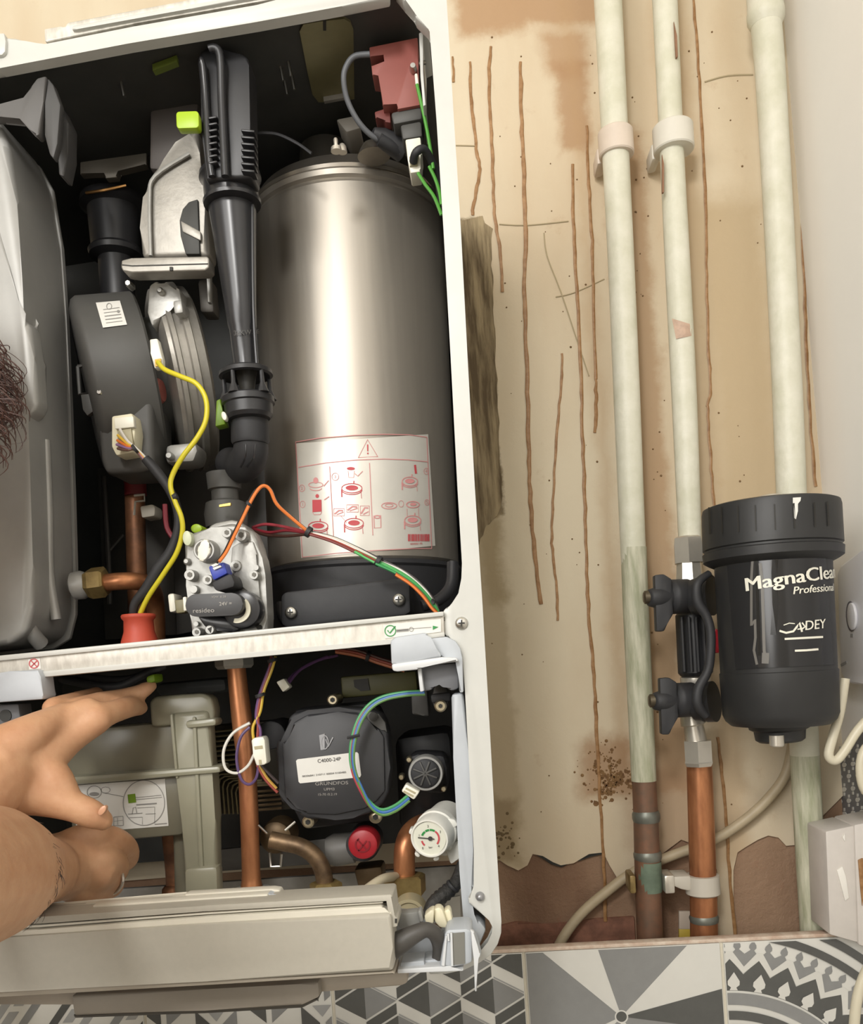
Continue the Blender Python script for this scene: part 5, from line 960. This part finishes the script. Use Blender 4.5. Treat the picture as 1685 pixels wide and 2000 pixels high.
# ------------------------------------------------------------------ painted pipes on the wall
PAINT = mat('chalky_pipe_paint', 'dfdccb', 0.5, var=0.18, scale=28, h2='cfcdb7', bump=0.3, bscale=120)
PAINTG = mat('worn_green_paint', 'cfccb5', 0.6, scale=60, stretch=(2, 2, 0.3), h2='a0a285', bump=0.5, bscale=90)
OXID = mat('oxidised_copper', '86604a', 0.5, metal=0.35, var=0.5, scale=45, h2='6b5748')
p1 = thing('heating_pipe', 'white painted pipe nearest the boiler with bare tarnished lower end', 'pipe', (1270, 1900, -0.045))
part('painted_length', p1, PAINT, tube([(1140, -900, -0.045, 27), (1183, -80, -0.045, 27), (1187, 0, -0.045, 27), (1202, 300, -0.045, 26), (1212, 500, -0.045, 25.5), (1224, 780, -0.045, 25.5), (1235, 1050, -0.045, 24.5), (1239, 1120, -0.045, 24.5)], 26, 28, 4), smooth=60)
part('worn_length', p1, PAINTG, tube([(1237, 1070, -0.0452, 24.8), (1242, 1200, -0.045, 25), (1250, 1370, -0.045, 24.5), (1257, 1525, -0.045, 24)], 24, 28, 4), smooth=60)
part('bare_length', p1, OXID, tube([(1257, 1515, -0.045, 23), (1261, 1600, -0.045, 24), (1265, 1720, -0.045, 25), (1270, 1860, -0.045, 25), (1278, 2050, -0.045, 25)], 24, 26, 3), smooth=60)
part('solder_collar', p1, mat('grey_solder', '83857c', 0.45, metal=0.6, var=0.3), lathe((1261, 1583, -0.045), (1262, 1605, -0.045), [(0, 24), (.3, 27), (.7, 27), (1, 25)], 28))
part('solder_collar', p1, mat('grey_solder', '83857c', 0.45), lathe((1264, 1662, -0.045), (1265, 1680, -0.045), [(0, 25), (.3, 27.5), (.7, 27), (1, 25)], 28))
part('green_stain', p1, mat('verdigris', '6f7f6c', 0.6, var=0.4), lathe((1265, 1682, -0.045), (1267, 1740, -0.045), [(0, 25.4), (.5, 26), (1, 25.4)], 26))
p2 = thing('heating_pipe', 'white painted pipe in the middle that drops into the black filter valve', 'pipe', (1350, 1060, -0.045))
part('painted_length', p2, PAINT, tube([(1248, -900, -0.045, 24), (1294, -80, -0.045, 24), (1298, 0, -0.045, 24), (1312, 300, -0.045, 23), (1322, 500, -0.045, 24), (1336, 780, -0.045, 24), (1347, 1050, -0.045, 22), (1349, 1075, -0.045, 22)], 24, 28, 4), smooth=60)
part('flaked_paint', p2, mat('rusty_flake', '8f6a50', 0.7), prism([(1316, 40), (1322, 70), (1324, 110), (1320, 112), (1318, 80)], -0.06, 0.004, 0.0006))
part('flaked_paint', p2, mat('rusty_flake', '8f6a50', 0.7), prism([(1293, 300), (1297, 320), (1297, 375), (1293, 376)], -0.062, 0.004, 0.0006))
part('pink_smear', p2, mat('pink_smear', 'd2b39c', 0.6, var=0.3, scale=90), sheet([(1312, 622), (1352, 634), (1350, 656), (1320, 662)], round_((1312, 300, -0.045), (1347, 1050, -0.045), 24, 0.0006), 6, 2))
p3 = thing('heating_pipe', 'thick glossy white painted pipe in the corner behind the filter', 'pipe', (1590, 1900, -0.05))
part('painted_length', p3, PAINT, tube([(1494, 30, -0.05, 29), (1505, 160, -0.05, 28), (1524, 500, -0.05, 27.5), (1537, 760, -0.05, 28), (1545, 960, -0.05, 28), (1560, 1250, -0.05, 27.5), (1572, 1490, -0.05, 27)], 28, 28, 4), smooth=60)
part('worn_length', p3, PAINTG, tube([(1571, 1475, -0.05, 27.4), (1580, 1640, -0.05, 27), (1591, 1840, -0.05, 26.5), (1600, 2050, -0.05, 26.5)], 26, 28, 4), smooth=60)
part('painted_length', p3, PAINT, tube([(1440, -900, -0.05, 28), (1490, -60, -0.05, 28)], 28, 28, 1), smooth=60)
part('coupling', p3, PAINT, lathe((1490, -80, -0.05), (1496, 52, -0.05), [(0, 34), (.75, 34), (.8, 35.5), (.9, 35), (.93, 33), (1, 29)], 32))
def clip(px, py, r, y, name, label, m_, ang=-4):
    c_ = thing('pipe_clip', label, 'clip', (px, py + 25, y))
    part('clip_band', c_, m_, lathe((px - 1, py - 24, y), (px + 2, py + 24, y), [(0, r - 4), (0, r + 4), (.05, r + 6), (.95, r + 6), (1, r + 4), (1, r - 4)], 36))
    part('clip_foot', c_, m_, prism([(px - r - 10, py + 8), (px - r + 6, py + 4), (px - r + 10, py + 36), (px - r - 8, py + 40)], y + 0.01, 0.03, 0.003))
    return c_
clip(1202, 281, 28, -0.045, 'pipe_clip', 'pale pink plastic clip around the pipe nearest the boiler', mat('pink_white_plastic', 'dccdbd', 0.5, var=0.08))
clip(1314, 272, 33, -0.045, 'pipe_clip', 'white plastic clip around the middle painted pipe', mat('white_clip_plastic', 'ddd8cb', 0.5, var=0.06))
# bare copper below the filter
p4 = thing('copper_pipe', 'clean bare copper pipe dropping from the filter to the tiles', 'pipe', (1373, 1900, -0.05))
part('pipe_run', p4, COPPER, tube([(1365, 1485, -0.05, 24), (1369, 1600, -0.05, 25), (1373, 1740, -0.05, 25.5), (1375, 1850, -0.05, 26.5), (1380, 2050, -0.05, 26.5)], 25, 28, 3), smooth=60)
part('joint_ring', p4, mat('grey_solder', '83857c', 0.45), lathe((1374, 1786, -0.05), (1375, 1800, -0.05), [(0, 26), (.4, 28.5), (1, 27)], 28))
c5 = thing('pipe_clip', 'frosted white plastic clip on the bare copper pipe above the tiles', 'clip', (1372, 1745, -0.05))
FROST = mat('frosted_plastic', 'cfc8ba', 0.5, trans=0.15)
part('clip_band', c5, FROST, lathe((1371, 1708, -0.05), (1373, 1748, -0.05), [(0, 26), (.02, 32), (.9, 33), (1, 27)], 32))
part('clip_arm', c5, FROST, prism([(1312, 1712), (1350, 1710), (1350, 1742), (1330, 1738), (1316, 1732)], -0.06, 0.03, 0.003))
for a in (1236, 1308):
    c6 = thing('saddle_clip', 'small shiny metal saddle lug %s the tarnished pipe' % ('left of' if a < 1260 else 'right of'), 'clip', (a, 1745, -0.05)); part('lug', c6, CHROME if a > 1260 else BRASS, box(a - (10 if a > 1260 else 6), 1710, a + (10 if a > 1260 else 6), 1746, -0.062, 0.03, 0.002, -3))
yt = thing('yellow_tag', 'small yellow and white tag behind the bare copper pipe', 'tag', (1338, 1838, -0.02)); part('tag', yt, mat('yellow_tag', 'b9a040', 0.5), box(1326, 1815, 1348, 1845, -0.02, 0.004, 0.0005, 0)); part('tag_top', yt, mat('pale_tag', 'b8aa9a', 0.5), box(1326, 1780, 1348, 1815, -0.02, 0.004, 0.0005, 0))
wc_ = thing('flex_cable', 'cream flex cable curving across the bare wall behind the pipes', 'cable', (1090, 1855, -0.015))
part('cable', wc_, mat('grubby_cream_flex', 'b9a98c', 0.5, var=0.12, scale=60), tube([(1075, 1900, -0.014), (1092, 1845, -0.014), (1130, 1790, -0.014), (1180, 1745, -0.014), (1240, 1702, -0.014), (1310, 1672, -0.014), (1390, 1642, -0.014), (1450, 1605, -0.014), (1500, 1560, -0.016), (1535, 1510, -0.018), (1550, 1440, -0.02)], 10, 14, 6), smooth=60)
# ------------------------------------------------------------------ magnetic filter
mfl = thing('magnetic_filter', 'black cylindrical magnetic system filter with screw lid and white lettering', 'filter', (1524, 1445, -0.15))
QA, QB = (1508, 1108, -0.15), (1524, 1414, -0.15)
FBODY = mat('filter_black', '2b2b2b', 0.48, var=0.12, scale=60, bump=0.06)
fb = part('canister', mfl, FBODY, lathe(QA, QB, [(-.16, 104), (-.1, 107), (0, 108), (.66, 107), (.665, 109), (.93, 107), (.97, 102), (1.0, 92)], 72), smooth=30)
ld_ = part('lid', mfl, FBODY, lathe((1503, 986, -0.15), (1508, 1104, -0.15), [(0, 105), (.01, 120), (.03, 126), (.1, 128), (.70, 129), (.72, 126), (.75, 126), (.77, 130), (.90, 129), (.95, 120), (1.0, 108)], 72), smooth=25)
ls_ = round_((1503, 986, -0.15), (1508, 1104, -0.15), 129, 0.0006)
for x in (1384, 1408, 1440, 1474, 1512, 1550, 1590, 1616): part('lid_groove', ld_, DARKM, stroke([(x, 985 + (1500 - x) * .05), (x + 2, 1035 + (1500 - x) * .07)], 3, ls_))
part('paint_splash', ld_, mat('white_paint_splash', 'e4e3dc', 0.5), ([ls_(*q) for q in ((1548, 972), (1564, 971), (1563, 978), (1558, 984), (1558, 998), (1554, 1014), (1551, 1012), (1550, 992), (1548, 982))], [list(range(9))]), smooth=0)
part('bleed_valve', mfl, CHROME, lathe((1502, 968, -0.15), (1504, 995, -0.15), [(0, 20), (.2, 25), (.5, 25), (.6, 24), (1, 24)], 24))
lw = wrap(QA, QB, 108, 0.0012, 1513)
for tx, a, b, sz, an, sx_, sh_, bo_ in (('MagnaClean', 1460, 1150, 26, -5.5, 1.12, 0, 0.012), ('Professional', 1543, 1163, 14.5, -3, 1.0, 0.18, 0.008), ('DEY', 1564, 1234, 18, -3, 0.95, 0.1, 0.01)):
    part('lettering', mfl, IVORY, *[text(tx, a + q, b, sz, lw, an, sx_, sh_) for q in ((-1.1, -.4, .4, 1.1) if sz > 20 else (-.5, .2))], smooth=0)
fs = round_(QA, QB, 108, 0.0009)
part('logo', mfl, IVORY, stroke([(1522, 1232), (1535, 1236), (1549, 1233), (1556, 1224), (1561, 1216), (1566, 1234)], 4, fs), stroke([(1566, 1216), (1572, 1224), (1564, 1230)], 3.2, fs), stroke([(1557, 1229), (1565, 1228)], 2.2, fs), stroke([(1530, 1221), (1541, 1217), (1552, 1218)], 1.8, fs), stroke(dense([(1532, 1248), (1570, 1246), (1607, 1244)]), 4, fs), stroke(dense([(1552, 1271), (1575, 1270), (1598, 1268)]), 4, fs), smooth=0)
fs = round_(QA, QB, 108, 0.0006)
SM = mat('grey_dribble', '6d6a64', 0.4)
part('dribble', mfl, SM, stroke([(1469, 1095), (1467, 1130), (1467, 1170), (1467, 1222), (1474, 1210), (1475, 1245), (1472, 1270), (1478, 1298)], 5, fs), stroke([(1484, 1100), (1488, 1135), (1490, 1200), (1492, 1270), (1495, 1294)], 6, fs), stroke([(1495, 1275), (1494, 1296)], 14, fs), smooth=0)
part('dribble', mfl, mat('black_gloss_dribble', '161616', 0.15), stroke([(1478, 1090), (1478, 1120), (1480, 1200), (1482, 1280)], 6, fs), stroke([(1514, 1080), (1512, 1120), (1514, 1180), (1510, 1240)], 12, fs), smooth=0)
part('gloss_label', mfl, mat('label_gloss', '262627', 0.18), sheet([(1418, 1092), (1612, 1082), (1628, 1298), (1436, 1308)], round_(QA, QB, 108, 0.0003), 20, 3))
part('drain_boss', mfl, FBODY, lathe((1520, 1405, -0.15), (1524, 1448, -0.15), [(0, 60), (.4, 56), (.5, 48), (.9, 46), (1, 40)], 24))
part('drain_plug', mfl, CHROME, lathe((1516, 1436, -0.17), (1517, 1458, -0.17), [(0, 14), (.9, 14), (1, 12)], 16))
# valve set joining filter and pipe
vs = thing('filter_valve_set', 'black twin valve set with two lever handles joining pipe and filter', 'valve', (1355, 1480, -0.08))
part('body_tube', vs, BLK, lathe((1352, 1195, -0.07), (1358, 1320, -0.07), [(0, 28), (.05, 33), (.95, 33), (1, 28)], 30))
part('body_rib', vs, BLK, *[tube([(1330 + i * 14, 1205, -0.092), (1336 + i * 14, 1312, -0.092)], 4, 8, 1) for i in range(4)])
for y0, y1 in ((1168, 1205), (1318, 1345)): part('valve_collar', vs, CHROME, lathe((1350 + (y0 - 1168) * .05, y0, -0.065), (1351 + (y0 - 1168) * .05, y1, -0.065), [(0, 24), (.2, 29), (.8, 29), (1, 26)], 30))
part('compression_nut', vs, CHROME, lathe((1342, 1048, -0.06), (1345, 1100, -0.06), [(0, 22), (.06, 28), (.3, 30), (1, 30)], 6, rot=.2), smooth=20)
part('valve_neck', vs, CHROME, lathe((1345, 1098, -0.06), (1347, 1140, -0.06), [(0, 24), (.5, 25), (1, 27)], 8), smooth=20)
part('compression_nut', vs, CHROME, lathe((1362, 1446, -0.06), (1365, 1496, -0.06), [(0, 29), (.8, 29), (.85, 30), (1, 26)], 6, rot=.25), smooth=20)
part('valve_neck', vs, CHROME, lathe((1350, 1395, -0.06), (1360, 1450, -0.06), [(0, 22), (.35, 24), (.4, 19), (1, 21)], 24), smooth=20)
for cx_, cy_ in ((1300, 1165), (1310, 1367)):
    h_ = part('lever_handle', vs, BLKM, prism([(cx_ - 22, cy_ - 42), (cx_ - 4, cy_ - 44), (cx_ + 12, cy_ - 34), (cx_ + 15, cy_ + 34), (cx_ + 5, cy_ + 50), (cx_ - 3, cy_ + 68), (cx_ - 18, cy_ + 68)], -0.118, 0.012, 0.0015))
    part('lever_hub', vs, BLKM, lathe((cx_ - 34, cy_ + 3, -0.115), (cx_ + 46, cy_ - 1, -0.095), [(0, 12), (.04, 17), (.2, 21), (.45, 23), (.5, 31), (.55, 34), (.92, 34), (1, 28)], 28))
    part('lever_screw', h_, mat('dark_socket_screw', '5e5648', 0.35, metal=0.8), lathe((cx_ - 44, cy_ + 2, -0.112), (cx_ - 20, cy_ + 1, -0.112), [(0, 9), (.1, 13), (1, 14)], 16))
for cy_, cx_ in ((1162, 1372), (1370, 1376)):
    part('union_disc', vs, BLK, lathe((cx_ - 22, cy_ + 4, -0.10), (cx_ + 19, cy_, -0.112), [(0, 26), (.05, 34), (.45, 38), (.5, 35), (.6, 39), (1, 40)], 32))
part('s_bracket', vs, BLKM, tube([(1385, 1120, -0.14, 7), (1362, 1140, -0.145, 9), (1362, 1175, -0.145, 10), (1380, 1205, -0.145, 9), (1388, 1240, -0.145, 9), (1386, 1290, -0.145, 9), (1380, 1315, -0.145, 9), (1364, 1345, -0.145, 10), (1362, 1375, -0.145, 10), (1378, 1398, -0.14, 8)], 9, 12, 5), smooth=60)
part('red_stop', vs, RED, prism(ell(1400, 1252, 9, 24, 16, -4), -0.112, 0.012, 0.002))
# ------------------------------------------------------------------ things on the right-hand wall (plane x = XR, running towards the viewer)
def W(px, py, off=0.0):
    d = ray(px, py); return CAM + d * ((XR - off - CAM.x) / d.x)
def wprism(poly, off, t, bev=0.0):
    """outline seen on the right wall; stands off..off+t proud of it"""
    f_ = [W(a, b, off + t) for a, b in poly]; return hull(f_, [v + Vector((t, 0, 0)) for v in f_], bev)
sp = thing('wall_switch_box', 'white plastic switch box with oval button on the right wall', 'switch', W(1665, 1335, 0.0))
part('box', sp, mat('cool_white_plastic', 'f2f2f7', 0.4), wprism([(1633, 1122), (1640, 1104), (1690, 1070), (1790, 1010), (1800, 1330), (1700, 1338), (1660, 1336), (1646, 1325), (1640, 1312)], 0.0, 0.016, 0.003))
part('button', sp, mat('button_white', 'e3e2e4', 0.3), wprism(ell(1661, 1204, 8, 27, 20, -3), 0.016, 0.003, 0.001))
part('button_recess', sp, mat('button_shadow', '6a6770', 0.5), wprism(ell(1661, 1204, 9.5, 30, 20, -3), 0.0155, 0.001))
part('small_mark', sp, INKG, wprism([(1660, 1238), (1665, 1238), (1665, 1245), (1660, 1245)], 0.016, 0.0004), wprism([(1641, 1297), (1652, 1291), (1653, 1296), (1642, 1302)], 0.016, 0.0004))
wt = part('patterned_wall_tile', wr, mat('fine_tile_grey', '77787a', 0.35, var=0.1), wprism([(1626, 1490), (1690, 1420), (1760, 1380), (1760, 1640), (1690, 1625), (1632, 1612)], 0.0, 0.004))
gs = []
for r_ in range(8):
    for c_ in range(6):
        a, b = 1640 + c_ * 17 + (8 if r_ % 2 else 0), 1470 + r_ * 24 - c_ * 2
        gs += [wprism(ell(a, b, 4.2, 5, 8), 0.004, 0.0004), wprism([(a - 1.5, b - 12), (a + 1.5, b - 12), (a + 1.5, b - 6), (a - 1.5, b - 6)], 0.004, 0.0004), wprism([(a - 1.5, b + 6), (a + 1.5, b + 6), (a + 1.5, b + 12), (a - 1.5, b + 12)], 0.004, 0.0004)]
o = part('tile_motifs', wt, TG['L'], *gs); o['kind'] = 'stuff'
bx_ = thing('white_boxing', 'chipped white painted box section standing on the tiles at the right edge', 'box', W(1650, 1850, 0.0))
bw = mat('chipped_gloss_white', 'd3ccc4', 0.4, var=0.08, scale=40)
q = [P(1612, 1624, -0.115), P(1668, 1612, -0.115), P(1676, 1842, -0.115), P(1620, 1826, -0.115)]
part('front_face', bx_, bw, hull(q, [v + Vector((0, 0.05, 0)) for v in q], 0.002))
q = [P(1668, 1611, -0.117), P(1780, 1590, -0.117), P(1790, 1880, -0.117), P(1676, 1846, -0.117)]
part('side_face', bx_, bw, hull(q, [v + Vector((0, 0.05, 0)) for v in q], 0.002))
part('rust_run', bx_, DRIP, prism([(1676, 1680), (1685, 1676), (1690, 1720), (1684, 1770), (1680, 1730)], -0.1185, 0.002, 0.0004))
part('paint_chip', bx_, mat('fresh_chip', 'ece8df', 0.6), prism([(1634, 1700), (1645, 1692), (1652, 1712), (1658, 1754), (1650, 1760), (1640, 1720)], -0.1165, 0.002, 0.0005))
part('paint_chip', bx_, mat('fresh_chip', 'ece8df', 0.6), prism([(1645, 1635), (1650, 1628), (1650, 1644)], -0.1165, 0.002))
FLEX = mat('cream_flex', 'd8d0b8', 0.4, var=0.06)
fx = thing('spur_cable', 'cream flex hanging in a loop below the white switch box', 'cable', (1640, 1490, -0.13))
part('cable', fx, FLEX, tube([(1650, 1325, -0.155), (1640, 1390, -0.155), (1626, 1440, -0.155), (1618, 1475, -0.155), (1632, 1485, -0.155), (1650, 1465, -0.155), (1680, 1420, -0.155), (1740, 1360, -0.155)], 9, 14, 6), smooth=60)
fx2 = thing('spur_cable', 'second cream flex bending down the right picture edge over the tile', 'cable', (1690, 1560, -0.16))
part('cable', fx2, FLEX, tube([(1720, 1440, -0.16), (1690, 1462, -0.16), (1680, 1500, -0.16), (1690, 1545, -0.16), (1730, 1570, -0.16)], 9, 14, 6), smooth=60)
fx3 = thing('loose_flex', 'cream flex passing down in front of the mandala tile corner', 'cable', (1675, 2000, -0.2))
part('cable', fx3, FLEX, tube([(1720, 1850, -0.16), (1690, 1900, -0.16), (1672, 1960, -0.16), (1664, 2060, -0.16)], 10, 14, 5), smooth=60)
pf = thing('cable_clip', 'tiny white cable clip beside the corner pipe', 'clip', (1600, 1670, -0.04)); part('clip', pf, IVORY, tube([(1590, 1668, -0.075), (1602, 1664, -0.075), (1606, 1648, -0.075)], 5, 8, 3))
# ------------------------------------------------------------------ person reaching in from the left
SKIN = mat('skin', 'c89c78', 0.5, scale=55, h2='ba8966', var=0.1, bump=0.12, bscale=260, sss=0.12, lo=0.3, hi=0.7)
def blob(chain, n=18):
    """tapered limb through (px, py, y, r_px) with round ends"""
    q = crom([tuple(c) for c in chain], 5) if len(chain) > 2 else [tuple(c) for c in chain]
    C = [P(a, b, c) for a, b, c, r in q]; R = [r * S(a, b, c) for a, b, c, r in q]
    out = []
    d0 = (C[0] - C[1]).normalized(); d1 = (C[-1] - C[-2]).normalized()
    for k in (0.98, 0.85, 0.5): out.append((C[0] + d0 * R[0] * k, R[0] * math.sqrt(1 - k * k)))
    out += list(zip(C, R))
    for k in (0.5, 0.85, 0.98): out.append((C[-1] + d1 * R[-1] * k, R[-1] * math.sqrt(1 - k * k)))
    return sweep([o_[0] for o_ in out], [o_[1] for o_ in out], n)
def wblob(A, B, ra, rb): return sweep([A - (B - A).normalized() * ra * .9, A - (B - A).normalized() * ra * .5, A, B, B + (B - A).normalized() * rb * .5, B + (B - A).normalized() * rb * .9], [ra * .4, ra * .86, ra, rb, rb * .86, rb * .4], 18)
blobs = []
# upper (left) hand: back of the hand to the viewer, fingers up and right, thumb down and right
blobs += [blob([(-330, 1760, -0.52, 120), (-200, 1690, -0.49, 105), (-70, 1575, -0.445, 80), (0, 1515, -0.415, 68)])]
blobs += [blob([(-10, 1492, -0.413, 74), (60, 1450, -0.392, 52), (130, 1408, -0.375, 32), (172, 1388, -0.366, 27)]),
          blob([(0, 1470, -0.414, 54), (60, 1432, -0.402, 38), (130, 1394, -0.372, 24)]), blob([(10, 1525, -0.41, 62), (70, 1484, -0.392, 52), (130, 1438, -0.375, 38), (188, 1404, -0.366, 31)])]
blobs += [blob([(186, 1402, -0.366, 31), (215, 1392, -0.353, 24), (240, 1384, -0.338, 22), (258, 1380, -0.322, 20), (270, 1381, -0.306, 17), (276, 1383, -0.299, 13)]),
          blob([(150, 1386, -0.358, 25), (195, 1370, -0.338, 19), (236, 1362, -0.322, 17), (268, 1354, -0.314, 16), (288, 1344, -0.310, 14), (296, 1340, -0.308, 11)]),
          blob([(105, 1384, -0.366, 23), (150, 1366, -0.338, 16), (190, 1354, -0.312, 13)])]
blobs += [blob([(10, 1540, -0.412, 56), (60, 1548, -0.404, 46), (105, 1562, -0.400, 36), (145, 1576, -0.397, 30), (172, 1587, -0.394, 29), (190, 1596, -0.391, 26), (200, 1602, -0.389, 21)]),
          blob([(70, 1495, -0.395, 44), (105, 1525, -0.396, 38), (125, 1548, -0.396, 30)])]
# lower (right) fist further in, and the forearm coming towards the viewer
blobs += [blob([(85, 1700, -0.385, 66), (120, 1692, -0.362, 66), (155, 1688, -0.350, 60), (180, 1696, -0.344, 54)])]
blobs += [blob([(150, 1652, -0.352, 32), (195, 1638, -0.342, 28), (228, 1640, -0.330, 23), (252, 1656, -0.310, 18), (254, 1678, -0.296, 16), (240, 1692, -0.292, 14)]),
          blob([(165, 1682, -0.354, 34), (205, 1676, -0.345, 29), (228, 1690, -0.328, 23), (230, 1704, -0.312, 19), (216, 1712, -0.306, 16)]),
          blob([(160, 1712, -0.354, 34), (200, 1710, -0.343, 28), (220, 1724, -0.326, 22), (218, 1736, -0.312, 18), (204, 1738, -0.308, 15)]),
          blob([(150, 1736, -0.354, 32), (180, 1742, -0.345, 26), (198, 1752, -0.328, 20), (194, 1760, -0.315, 16)]),
          blob([(110, 1668, -0.37, 36), (150, 1640, -0.358, 28), (190, 1630, -0.348, 24), (210, 1634, -0.338, 18)])]
blobs += [blob([(-240, 1745, -0.66, 170), (-120, 1722, -0.585, 158), (-40, 1708, -0.53, 138), (6, 1704, -0.490, 112), (45, 1702, -0.44, 84), (90, 1700, -0.395, 64)])]
# rest of the body, out of the picture on the left
E1, E2 = P(-330, 1760, -0.52), P(-240, 1745, -0.66)
sh1, sh2 = Vector((-0.62, -0.50, -0.12)), Vector((-0.56, -0.86, -0.14)); ch = Vector((-0.62, -0.70, -0.16)); pel = Vector((-0.72, -0.74, -0.62)); nk = Vector((-0.56, -0.60, -0.02))
el1, el2 = Vector((-0.60, -0.50, -0.36)), Vector((-0.50, -0.84, -0.36))
hc = P(-310, 760, -0.47)
blobs += [wblob(E1, el1, 0.040, 0.044), wblob(el1, sh1, 0.046, 0.058), wblob(E2, el2, 0.036, 0.046), wblob(el2, sh2, 0.050, 0.060), wblob(sh1, sh2, 0.075, 0.075), wblob(ch, pel, 0.15, 0.15), wblob(ch + Vector((0, .08, 0)), pel + Vector((0, .08, 0)), 0.12, 0.12), wblob(ch + Vector((0, -.08, 0)), pel + Vector((0, -.08, 0)), 0.12, 0.12), wblob(Vector((-0.6, -0.66, -0.04)), hc, 0.058, 0.056),
          wblob(hc + Vector((-.01, -.01, .02)), hc + Vector((.0, .01, .06)), 0.074, 0.072), wblob(hc + Vector((.02, .03, -.03)), hc + Vector((.02, .03, .0)), 0.056, 0.06), wblob(hc + Vector((.055, .065, .0)), hc + Vector((.045, .06, .03)), 0.014, 0.009), wblob(hc + Vector((.02, -.075, .0)), hc + Vector((.02, -.075, .03)), 0.012, 0.014)]
V, Fc = [], []
for g in blobs:
    n_ = len(V); V += g[0]; Fc += [[i + n_ for i in f] for f in g[1]]
me = bpy.data.meshes.new('person'); me.from_pydata([tuple(v) for v in V], [], Fc); me.update()
bm = bmesh.new(); bm.from_mesh(me); bmesh.ops.recalc_face_normals(bm, faces=bm.faces[:]); bm.to_mesh(me); bm.free()
tmp = bpy.data.objects.new('person_tmp', me); COL.objects.link(tmp)
rm = tmp.modifiers.new('r', 'REMESH'); rm.mode = 'VOXEL'; rm.voxel_size = 0.0021; rm.use_smooth_shade = True
sm = tmp.modifiers.new('s', 'SMOOTH'); sm.factor = 0.5; sm.iterations = 4
bpy.context.view_layer.update()
me2 = bpy.data.meshes.new_from_object(tmp.evaluated_get(bpy.context.evaluated_depsgraph_get())); bpy.data.objects.remove(tmp)
me2.name = 'person'; me2.materials.clear(); me2.materials.append(SKIN)
me2.polygons.foreach_set('use_smooth', [True] * len(me2.polygons))
org = Vector((-0.72, -0.74, -0.78)); me2.transform(Matrix.Translation(-org))
person = bpy.data.objects.new('person', me2); COL.objects.link(person); person.location = org; ORG[person.name] = org
person['label'] = 'person at the left edge reaching both bare hands into the lower compartment, brown curly hair'; person['category'] = 'person'
NAIL = mat('finger_nail', 'c9997a', 0.3)
part('thumb_nail', person, NAIL, prism(ell(199, 1583, 6, 11, 14, 35), -0.4015, 0.004, 0.001))
# hair: strands spilling into the picture
random.seed(11); gs = []
for i in range(230):
    t = random.random(); y0 = 640 + 230 * t
    x0 = -70 + random.uniform(-30, 10); reach = 72 + 38 * math.sin(math.pi * min(1, t * 1.05)) + random.uniform(-22, 14); dy = random.uniform(20, 80); c = random.uniform(-14, 14)
    yy = -0.50 + random.uniform(-0.02, 0.02)
    gs.append(tube([(x0, y0 - 30, yy, 1.3), (x0 + reach * .5, y0 + c, yy - .005, 1.3), (x0 + reach * .95, y0 + dy * .6, yy - .005, 1.1), (x0 + reach * (1.0 if i % 3 else .7), y0 + dy, yy, .5)], 1.2, 4, 4))
for i in range(14):
    y0 = random.uniform(640, 860); gs.append(tube([(-10, y0, -0.5, .8), (20 + random.uniform(0, 10), y0 + 20, -0.5, .7), (35 + random.uniform(0, 20), y0 + 50 + random.uniform(0, 30), -0.5, .6), (25 + random.uniform(-20, 30), y0 + 90, -0.5, .3)], .7, 4, 4))
hr = part('hair', person, mat('brown_hair', '4a3028', 0.45, var=0.3, scale=200), *gs, label='wispy brown curls at the picture edge'); hr['kind'] = 'stuff'
gs = []
for i in range(170):
    a = math.radians(random.uniform(-75, 62)); rr_ = random.uniform(84, 113); x, y = 6 + rr_ * math.cos(a), 1704 + rr_ * math.sin(a) * 1.02; l = random.uniform(12, 30); d = a + math.pi / 2 + random.uniform(-.5, .3)
    dep = -0.492 - 0.036 * math.sqrt(max(0, 1 - (rr_ / 114) ** 2))
    gs.append(tube([(x, y, dep, .55), (x + l * .5 * math.cos(d) + 2, y + l * .5 * math.sin(d), dep - .0015, .5), (x + l * math.cos(d), y + l * math.sin(d), dep - .001, .25)], .5, 3, 2))
ah = part('arm_hair', person, mat('dark_arm_hair', '3a2a22', 0.5), *gs); ah['kind'] = 'stuff'
hcap = [wblob(hc + Vector((.004, .004, .015)), hc + Vector((-.012, .0, .055)), 0.086, 0.080)]
SHIRT = mat('grey_tee_shirt', '4a4d52', 0.8)
part('tee_shirt', person, SHIRT, wblob(sh1, sh2, 0.083, 0.083), wblob(ch, pel, 0.158, 0.158), wblob(ch + Vector((0, .08, 0)), pel + Vector((0, .08, 0)), 0.128, 0.128), wblob(ch + Vector((0, -.08, 0)), pel + Vector((0, -.08, 0)), 0.128, 0.128), wblob(sh1.lerp(el1, .5), sh1, 0.062, 0.068), wblob(sh2.lerp(el2, .5), sh2, 0.066, 0.070))
part('hair_cap', person, mat('brown_hair', '4a3028', 0.45), *hcap)
rgm = thing('finger_ring', 'silver ring on the lower fist', 'ring', (230, 1728, -0.33))
pts_ = []
for k in range(25):
    a = 2 * math.pi * k / 24; pts_.append(P(219 + 21 * math.cos(a) - 5 * math.sin(a), 1722 + 25 * math.sin(a), -0.326 - 0.009 * math.cos(a)))
part('band', rgm, CHROME, sweep(pts_, [0.0012] * 25, 8))
